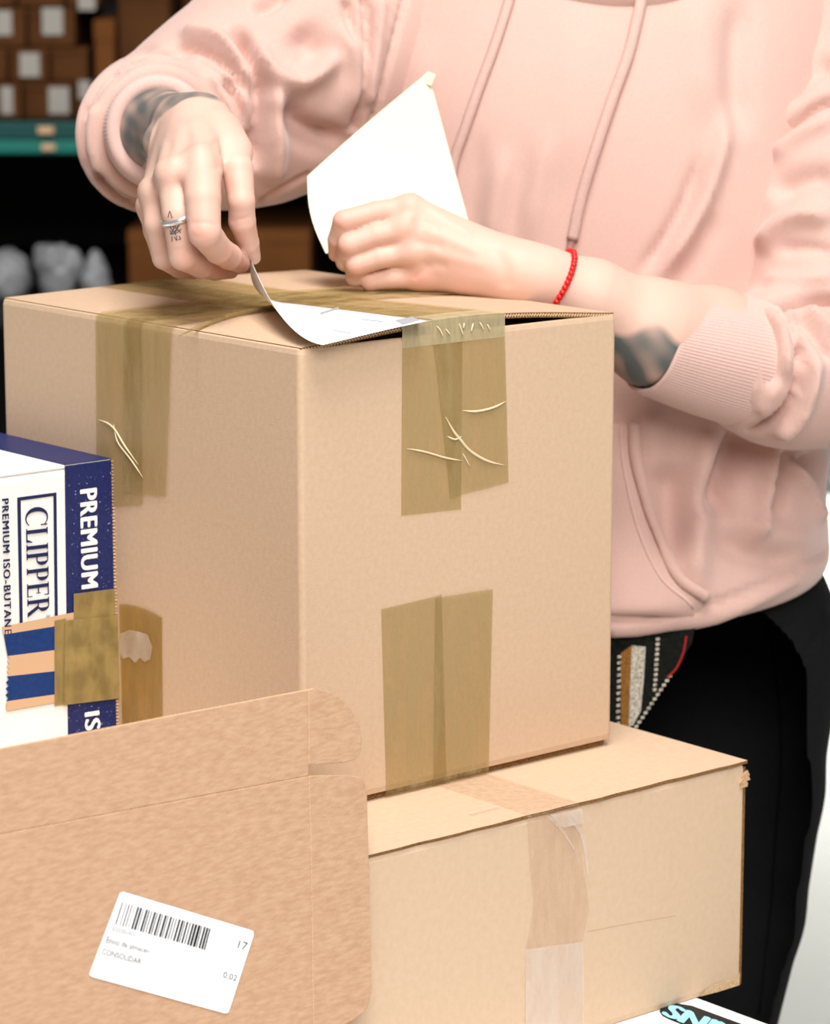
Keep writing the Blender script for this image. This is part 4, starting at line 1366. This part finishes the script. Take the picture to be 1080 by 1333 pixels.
# pocket patch lying on the belly
def patch(name, left, right, m, off, nx=14, ny=26):
    l = catmull(left, 8); r = catmull(right, 8)
    li = np.linspace(0, len(l) - 1, ny); ri = np.linspace(0, len(r) - 1, ny)
    L_ = np.stack([np.interp(li, range(len(l)), l[:, i]) for i in (0, 1)], 1)
    R_ = np.stack([np.interp(ri, range(len(r)), r[:, i]) for i in (0, 1)], 1)
    top = []; 
    for j in range(ny):
        for i in range(nx):
            x, y = L_[j] * (1 - i / (nx - 1)) + R_[j] * i / (nx - 1)
            e = 1.0 if 0 < i < nx - 1 and 0 < j < ny - 1 else -0.2
            p, n_ = drape(tbv, x, y, off * e)
            top.append(p)
    return mesh(name, top, grid_faces(ny, nx), m, person, smooth=True, world=True)
patch('pocket', [(640, 552), (640, 640), (640, 740), (640, 800)], [(828, 550), (831, 600), (848, 680), (880, 746), (921, 777), (906, 803)], M['hoodie'], 0.0035)
draped_tube('pocket_trim', [(826, 550), (829, 600), (847, 680), (878, 745), (918, 776)], 0.0048, M['hoodie'], 0.75, 0.0035)
draped_tube('pocket_stitch', [(807, 555), (811, 605), (829, 688), (858, 752), (900, 786)], 0.0012, M['rib'], 0.6, 0.0038)
draped_tube('drawstring', [(676, -60), (665, -5), (645, 60), (625, 115), (606, 170), (594, 205), (588, 240)], 0.0042, M['cord'], 0.75, 0.003)
draped_tube('drawstring', [(842, -40), (834, 2), (818, 70), (800, 120), (776, 190), (757, 255), (745, 312)], 0.0046, M['cord'], 0.8, 0.0035)
draped_tube('drawstring_tip', [(746, 305), (743, 318), (741, 328)], 0.0028, M['cord_tip'], 0.9, 0.003)
# hood lying around the neck
def fn_hood(p):
    c0 = P(800, -98, 2.47)
    q = p - c0
    R = np.hypot(q[:, 0] / 1.25, q[:, 1])
    d = np.hypot(R - 0.085, (q[:, 2] - 0.35 * q[:, 1]) / 1.25) - 0.031
    back = ell(p, c0 + (0, 0.13, -0.05), np.array([0.14, 0.07, 0.13]))
    return smin(d, back, 0.05)
HV, HF = surface_net(fn_hood, (0.0, 2.25, 1.30), (0.34, 2.75, 1.80), 0.006)
mesh('hood', HV, HF, M['hoodie'], person, smooth=True, world=True)
def fn_hair(p):
    c = head_c
    d = ell(p, c + (0, 0.035, 0.042), np.array([0.088, 0.098, 0.095]))
    d = np.maximum(d, -(p[:, 1] * 0 + 1) * (-1) * 0 + d)
    face = ell(p, c + (0, -0.10, -0.03), np.array([0.066, 0.09, 0.10]))
    d = np.maximum(d, -face)
    tail = chain(p, [(c + (0, 0.10, 0.03), 0.045), (c + (0, 0.15, -0.06), 0.04), (c + (0, 0.15, -0.2), 0.022)], 0.03)
    return smin(d, tail, 0.02)
QV, QF = surface_net(fn_hair, head_c - 0.27, head_c + 0.27, 0.006)
mesh('hair', QV, QF, M['hair'], person, smooth=True, world=True)

# ---- leggings and shoes
def Pz(x, y, d, r): return (P(x, y, d), r)
def floorpt(x, yw, z): return np.array((x, yw, z))
hipL, hipR = P(945, 880, 2.52), P(700, 880, 2.56)
kneeL, kneeR = P(893, 1420, 2.56), P(690, 1420, 2.60)
ankL = np.array((kneeL[0] - 0.01, kneeL[1] + 0.03, 0.09)); ankR = np.array((kneeR[0], kneeR[1] + 0.03, 0.09))
def fn_leg(p):
    pel = ell(p, P(815, 800, 2.55), np.array([0.165, 0.118, 0.13]))
    l = chain(p, [(hipL, 0.0865), (P(938, 1020, 2.52), 0.084), (P(925, 1180, 2.535), 0.077), (kneeL, 0.060), (np.array((kneeL[0], kneeL[1] + 0.03, 0.34)), 0.056), (ankL, 0.036)], 0.006)
    r = chain(p, [(hipR, 0.085), (kneeR, 0.060), (np.array((kneeR[0], kneeR[1] + 0.03, 0.34)), 0.056), (ankR, 0.036)], 0.006)
    return smin(smin(pel, l, 0.05), r, 0.05)
GV, GF = surface_net(fn_leg, (-0.12, 2.38, 0.04), (0.40, 2.78, 1.12), 0.0055)
GV = sculpt(GV, GF, [([(1008, 860), (1014, 920), (1016, 1000), (1010, 1080), (1003, 1180), (985, 1320)], 3.5, -0.0025, 0.02), ([(1072, 800), (1056, 840), (1034, 862), (1015, 872)], 3, -0.0025, 0.02),
                     ([(1040, 868), (1060, 850), (1076, 830)], 5, 0.003)])
mesh('leggings', GV, GF, M['legging'], person, smooth=True, world=True)
gbv = bvh_of((GV, GF))
q = []
for x, y in catmull([(992, 790), (1006, 850), (1014, 920), (1016, 1000), (1010, 1080), (1003, 1180), (988, 1320)], 8):
    p, n_ = drape(gbv, x, y, 0.0002)
    if p is not None: q.append(p)
v, f = tube_vf(q, 0.0011, 6)
mesh('legging_seam', v, f, M['seam'], person, smooth=True, world=True)
for ak in (ankL, ankR):
    def fn_shoe(p, ak=ak):
        d = chain(p, [(ak + (0, 0.02, -0.045), 0.040), (ak + (0, -0.08, -0.048), 0.040), (ak + (0, -0.155, -0.056), 0.032)], 0.03)
        d = smin(d, cone(p, ak + (0, 0.01, -0.03), 0.042, ak + (0, 0.01, 0.02), 0.044), 0.02)
        return np.maximum(d, -(p[:, 2] - 0.002))
    v, f = surface_net(fn_shoe, ak + (-0.07, -0.22, -0.10), ak + (0.07, 0.09, 0.08), 0.006)
    mesh('shoe', v, f, M['shoe'], person, smooth=True, world=True)

# ---- woven pouch hanging at the hip
pch = empty('woven_pouch', tuple(P(840, 945, 2.395)), 0, 'dark woven pouch with cream and ochre stripes hanging at the hip', 'pouch')
M['pouch_dark'] = mat('black_green_woven', (26, 28, 24), 0.95, 0.1, (300, 3), (500, 0.5), col2=(16, 16, 14))
M['pouch_ochre'] = mat('ochre_woven', (150, 104, 48), 0.95, 0.1, (600, 3), (700, 0.5), col2=(110, 72, 34))
M['pouch_cream'] = mat('cream_woven', (214, 204, 186), 0.95, 0.1, (700, 3), (700, 0.5), col2=(120, 112, 100))
M['pouch_red'] = mat('red_woven', (150, 40, 34), 0.95, 0.1)
pd = 2.395
def pp(x, y, off=0.0): return P(x, y, pd - off)
out = [(740, 815), (905, 815), (900, 838), (880, 868), (860, 900), (845, 925), (828, 948), (740, 975)]
n = len(out)
vs = [pp(x, y) for x, y in out] + [pp(x, y, -0.025) for x, y in out] 
mesh('bag', vs, [tuple(range(n)), tuple(range(n, 2 * n))[::-1]] + [(i, n + i, n + (i + 1) % n, (i + 1) % n) for i in range(n)], M['pouch_dark'], pch, world=True)
def pq(name, px, m, off=0.0006):
    vs = [pp(x, y, off) for x, y in px] + [pp(x, y, 0) for x, y in px]
    k = len(px)
    mesh(name, vs, [tuple(range(k))] + [(i, k + i, k + (i + 1) % k, (i + 1) % k) for i in range(k)], m, pch, world=True)
pq('ochre_stripe', [(808, 850), (822, 840), (821, 900), (818, 946), (808, 950)], M['pouch_ochre'])
pq('cream_stripe', [(822, 840), (840, 842), (838, 880), (834, 925), (824, 944), (818, 946)], M['pouch_cream'], 0.0008)
for (xa, ya, xb, yb, nn_) in ((856, 832, 852, 898, 11), (806, 855, 804, 950, 13), (872, 880, 828, 946, 12)):
    for k in range(nn_):
        t = k / (nn_ - 1)
        x, y = xa + (xb - xa) * t, ya + (yb - ya) * t
        pq('stitch', [(x - 2.6, y - 1.5), (x + 2.2, y - 2.6), (x + 2.6, y + 1.2), (x - 2.2, y + 2.4)], M['pouch_cream'], 0.0016)
v, f = tube_vf(catmull([pp(893, 828, 0.002), pp(889, 850, 0.002), pp(880, 870, 0.002), pp(868, 882, 0.002)], 5), 0.0009, 6)
mesh('red_piping', v, f, M['pouch_red'], pch, world=True)

# ================================================================== PAPERS
# release paper held in the left hand: a bent sheet
cn = [P(400, 229, 2.325), P(557, 94, 2.375), P(614, 304, 2.335), P(424, 330, 2.300)]
nx, ny = 16, 14
vs = []
for j in range(ny):
    for i in range(nx):
        s, t = i / (nx - 1), j / (ny - 1)
        p = bil(cn, s, 1 - t)
        p = p - FW * 0.010 * math.sin(math.pi * s) * (1 - 0.5 * t) - AX * 0.0045 * math.sin(math.pi * t) * (1 - s) + FW * 0.004 * math.sin(math.pi * t)
        vs.append(p)
vs += [p + FW * 0.0003 for p in vs]
a = nx * ny
g = grid_faces(ny, nx)
fs = g + [tuple(i + a for i in q)[::-1] for q in g]
rim = [i for i in range(nx)] + [j * nx + nx - 1 for j in range(1, ny)] + [(ny - 1) * nx + i for i in range(nx - 2, -1, -1)] + [j * nx for j in range(ny - 2, 0, -1)]
fs += [(rim[k], rim[(k + 1) % len(rim)], a + rim[(k + 1) % len(rim)], a + rim[k]) for k in range(len(rim))]
pr = empty('release_paper', tuple(cn[3]), 0, 'cream sheet of release paper held upright in the resting fist', 'paper')
mesh('sheet', vs, fs, M['paper'], pr, smooth=False, world=True)
# folded-over top corner
vs = [P(545, 104, 2.372), P(557, 93, 2.374), P(567, 97, 2.366), P(561, 112, 2.368)]
vs += [p + FW * 0.0003 for p in vs]
mesh('folded_corner', vs, [(0, 1, 2, 3), (7, 6, 5, 4), (0, 4, 5, 1), (1, 5, 6, 2), (2, 6, 7, 3), (3, 7, 4, 0)], M['paper'], pr, world=True)

# shipping label being peeled off the carton top
def topw(x, y, z=0.0105):
    return hit(x, y, C + ZZ * z, ZZ)
Rc = topw(556, 420); F1 = topw(420, 436); F2 = topw(368, 388)
pinch = P(327, 341, 2.152)
tdir = F2 - F1; tl = np.linalg.norm(tdir); tdir /= tl
nf = np.cross(ZZ, tdir); 
if nf @ (Rc - F1) > 0: nf = -nf                 # away from the flat part
lab = empty('shipping_label', tuple(Rc), 0, 'white printed shipping label half peeled off the carton top', 'label')
rows = []
ns_, nt_ = 14, 22
side_a = F1 - Rc; side_b = F2 - Rc
def label_z(p):
    l_ = lc(p)
    return base[2] + flap_z(min(max(l_[0], 0), BW), min(max(l_[1], 0), BD)) + 0.0028
flat = []
for i in range(ns_ + 1):
    for j in range(ns_ + 1 - i):
        pass
# flat triangle Rc-F1-F2
idx = {}
vs = []
for i in range(ns_ + 1):
    for j in range(ns_ + 1 - i):
        p = Rc + side_a * i / ns_ + side_b * j / ns_
        p = p.copy(); p[2] = label_z(p)
        idx[i, j] = len(vs); vs.append(p)
fs = []
for i in range(ns_):
    for j in range(ns_ - i):
        fs.append((idx[i, j], idx[i + 1, j], idx[i, j + 1]))
        if i + j < ns_ - 1: fs.append((idx[i + 1, j], idx[i + 1, j + 1], idx[i, j + 1]))
# curled corner: from the fold line to the pinching fingertips
fold = [vs[idx[ns_ - k, k]] for k in range(ns_ + 1)]
m0 = len(vs)
fmid = (fold[0] + fold[-1]) / 2
for r_ in range(1, 15):
    t = r_ / 14
    for k in range(ns_ + 1):
        e = k / ns_
        a_ = fold[k]
        # corner-shaped sheet narrowing to the pinch
        tgt = pinch + tdir * (e - 0.5) * 0.006
        c1 = a_ + nf * 0.026 + ZZ * 0.004
        b0, b1, b2 = (1 - t) ** 2, 2 * t * (1 - t), t * t
        vs.append(a_ * b0 + c1 * b1 + tgt * b2)
prev = [idx[ns_ - k, k] for k in range(ns_ + 1)]
for r_ in range(14):
    cur = [m0 + r_ * (ns_ + 1) + k for k in range(ns_ + 1)]
    for k in range(ns_): fs.append((prev[k], prev[k + 1], cur[k + 1], cur[k]))
    prev = cur
o = mesh('label_sheet', vs, fs, M['sticker'], lab, smooth=True, world=True)
import bmesh
bm = bmesh.new(); bm.from_mesh(o.data); bmesh.ops.recalc_face_normals(bm, faces=bm.faces); bm.to_mesh(o.data); bm.free()
md = o.modifiers.new('thickness', 'SOLIDIFY'); md.thickness = 0.0003
def lprint(name, px, m):
    q = []
    for x, y in px:
        p = topw(x, y, 0.011); p[2] = label_z(p) + 0.0006; q.append(p)
    mesh(name, q, [tuple(range(len(q)))], m, lab, world=True)
M['label_faint'] = mat('faint_grey_print', (205, 205, 210), 0.6, 0.2)
lprint('print', [(514, 417), (536, 414), (546, 418), (524, 422)], M['label_grey'])
lprint('print', [(416, 403), (440, 397), (441, 399), (418, 405)], M['label_grey'])
lprint('print', [(432, 421), (456, 425), (457, 427), (434, 423)], M['label_faint'])
lprint('print', [(470, 412), (500, 417), (500, 418), (470, 413.5)], M['label_faint'])

# ================================================================== BACKGROUND RACK
RD = 4.6
rx0, rx1 = P(-260, 300, RD)[0], P(720, 300, RD)[0]
ry = P(100, 180, RD)[1]
zb_top, zb_bot = P(60, 158, RD)[2], P(60, 199, RD)[2]
rack = empty('storage_rack', ((rx0 + rx1) / 2, ry + 0.45, 0), 0, 'dark storage rack with a green beam behind the person', 'rack')
RP = np.array(rack.location)
def rbox(name, x0, x1, y0, y1, z0, z1, m, bev=0.0):
    return box(name, (x0 - RP[0], x1 - RP[0], y0 - RP[1], y1 - RP[1], z0, z1), m, rack, bev)
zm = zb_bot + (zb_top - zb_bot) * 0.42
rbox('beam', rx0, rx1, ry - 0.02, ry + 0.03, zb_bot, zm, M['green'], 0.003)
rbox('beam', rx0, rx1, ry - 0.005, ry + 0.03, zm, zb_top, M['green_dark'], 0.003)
for (x, y, w, h_) in ((62, 168, 20, 9), (65, 190, 17, 8)):
    p = P(x, y, RD)
    rbox('beam_clip', p[0] - w / 2 * RD / F, p[0] + w / 2 * RD / F, ry - 0.026, ry - 0.004, p[2] - h_ / 2 * RD / F, p[2] + h_ / 2 * RD / F, M['tan_band'])
rbox('shelf', rx0, rx1, ry + 0.03, ry + 0.9, zb_top - 0.02, zb_top - 0.003, M['steel_dark'])
z2 = P(60, 402, RD)[2]
rbox('shelf', rx0, rx1, ry - 0.02, ry + 0.9, z2 - 0.03, z2, M['steel_dark'])
rbox('shelf', rx0, rx1, ry - 0.02, ry + 0.9, zb_top + 0.62, zb_top + 0.65, M['steel_dark'])  # unseen upper shelf, added to keep light off the cartons
rbox('back_panel', rx0, rx1, ry + 0.88, ry + 0.90, 0, zb_top + 0.65, M['steel_dark'])  # closed back added so the rack interior stays dark
rbox('shade_side', rx0 - 0.02, rx0, ry - 0.02, ry + 0.9, 0, zb_top + 0.65, M['steel_dark'])
rbox('shade_side', rx1, rx1 + 0.02, ry - 0.02, ry + 0.9, 0, zb_top + 0.65, M['steel_dark'])  # unseen sides added to shade the inside of the rack
sc_ = RD / F
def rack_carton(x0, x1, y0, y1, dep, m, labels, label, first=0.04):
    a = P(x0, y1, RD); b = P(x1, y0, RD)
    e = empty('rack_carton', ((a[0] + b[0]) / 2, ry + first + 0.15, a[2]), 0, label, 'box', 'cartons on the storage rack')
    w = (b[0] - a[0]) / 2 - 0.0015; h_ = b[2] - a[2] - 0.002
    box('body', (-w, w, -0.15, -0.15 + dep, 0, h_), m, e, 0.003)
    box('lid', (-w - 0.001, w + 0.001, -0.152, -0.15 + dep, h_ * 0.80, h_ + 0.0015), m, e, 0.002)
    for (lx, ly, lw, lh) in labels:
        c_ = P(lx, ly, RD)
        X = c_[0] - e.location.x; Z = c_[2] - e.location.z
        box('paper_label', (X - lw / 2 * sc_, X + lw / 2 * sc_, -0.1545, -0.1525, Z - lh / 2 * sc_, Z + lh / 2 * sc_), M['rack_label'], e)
ytop, y1r, y2r, ybeam = -35, 16, 64, 108
rowsb = [(108, 157), (62, 107), (10, 61), (-40, 9)]
lab_px = {0: [(6, 132, 16, 36), (74, 132, 27, 35), (108, 118, 16, 24)], 1: [(37, 85, 26, 31)], 2: [(5, 30, 20, 32), (68, 28, 27, 35)], 3: [(113, 2, 22, 22)]}
cols = {0: [(-70, -12), (-11, 26), (27, 92), (93, 122)], 1: [(-75, 8), (9, 62), (63, 114)], 2: [(-72, -24), (-23, 33), (34, 98)], 3: [(-60, 20), (21, 84), (85, 130)]}
rown = ['in the bottom row on the rack', 'in the second row up', 'in the third row up', 'in the top row at the frame edge']
for r_ in range(4):
    for ci_, (x0, x1) in enumerate(cols[r_]):
        ls = [l for l in lab_px[r_] if x0 < l[0] < x1]
        nm = ['leftmost', 'second', 'third', 'rightmost'][ci_] if ci_ < len(cols[r_]) - 1 else 'rightmost'
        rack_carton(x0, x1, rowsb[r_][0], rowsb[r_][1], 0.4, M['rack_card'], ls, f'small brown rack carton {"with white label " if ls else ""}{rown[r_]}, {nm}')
rack_carton(124, 152, 24, 157, 0.3, M['rack_card2'], [], 'lighter face of the tall dark brown rack carton, left of the sleeve', 0.0)  # lit face of the next carton, its brightness put into the colour
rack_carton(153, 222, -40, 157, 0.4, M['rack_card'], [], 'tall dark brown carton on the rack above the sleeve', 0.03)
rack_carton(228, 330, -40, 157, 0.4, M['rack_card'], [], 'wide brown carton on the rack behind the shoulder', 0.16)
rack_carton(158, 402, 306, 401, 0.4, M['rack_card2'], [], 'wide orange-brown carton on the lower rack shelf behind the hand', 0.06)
# plastic bags on the lower shelf
for k, (x, y, w, h_, lb) in enumerate(((8, 352, 42, 34, 'crumpled white plastic bag on the lower rack shelf, left one'), (74, 348, 38, 30, 'crumpled white plastic bag on the lower rack shelf, middle one'), (124, 366, 22, 20, 'small crumpled white plastic bag on the lower rack shelf, right one'))):
    c_ = P(x, y, RD + 0.12)
    rr_ = np.random.default_rng(20 + k)
    cs = [c_ + rr_.uniform(-1, 1, 3) * np.array((w * 0.5, w * 0.5, h_ * 0.45)) * sc_ for _ in range(9)]
    zmin = z2 + 0.001
    def fn_bag(p, cs=cs, w=w, h_=h_):
        d = None
        for q_ in cs:
            e_ = np.linalg.norm(p - q_, axis=1) - 0.55 * min(w, h_) * sc_
            d = e_ if d is None else smin(d, e_, 0.008)
        d = d + 0.004 * np.sin(p[:, 0] * 160) * np.sin(p[:, 2] * 190 + p[:, 1] * 120)
        foot = ell(p, np.array((c_[0], c_[1], zmin + 0.03)), np.array([w * sc_ * 0.62, w * sc_ * 0.7, 0.045]))
        d = smin(d, foot, 0.02)
        return np.maximum(d, zmin - p[:, 2])
    v, f = surface_net(fn_bag, c_ - (0.13, 0.13, 0.13), c_ + (0.13, 0.13, 0.10), 0.004)
    e = mesh('plastic_bag', v, f, M['bag'], None, smooth=True)
    setp(e, lb, 'plastic bag', 'plastic bags on the lower shelf')
# blue bin on the floor far behind, by the right edge of the frame
bc = hit(1110, 640, (0, 0, 0), ZZ)
bn = empty('storage_bin', tuple(bc), 0.2, 'blue plastic bin on the floor by the right edge', 'bin')
mb_ = MB()
w0, w1, hh = 0.055, 0.068, 0.16
def rr4(w, z): return [(-w, -w, z), (w, -w, z), (w, w, z), (-w, w, z)]
vs = rr4(w0, 0) + rr4(w1, hh) + rr4(w1 - 0.008, hh) + rr4(w0 - 0.008, 0.01)
fs = grid_faces(4, 4, True) + [(3, 2, 1, 0), (12, 13, 14, 15)]
bevel(mesh('tub', vs, fs, M['blue_bin'], bn), 0.003)
rm = MB()
for b_ in ((-w1 - .006, w1 + .006, -w1 - .006, -w1 + .002), (-w1 - .006, w1 + .006, w1 - .002, w1 + .006), (-w1 - .006, -w1 + .002, -w1, w1), (w1 - .002, w1 + .006, -w1, w1)):
    rm.box(*b_, hh - 0.012, hh + 0.004)
mesh('rim', rm.v, rm.f, M['blue_bin'], bn)
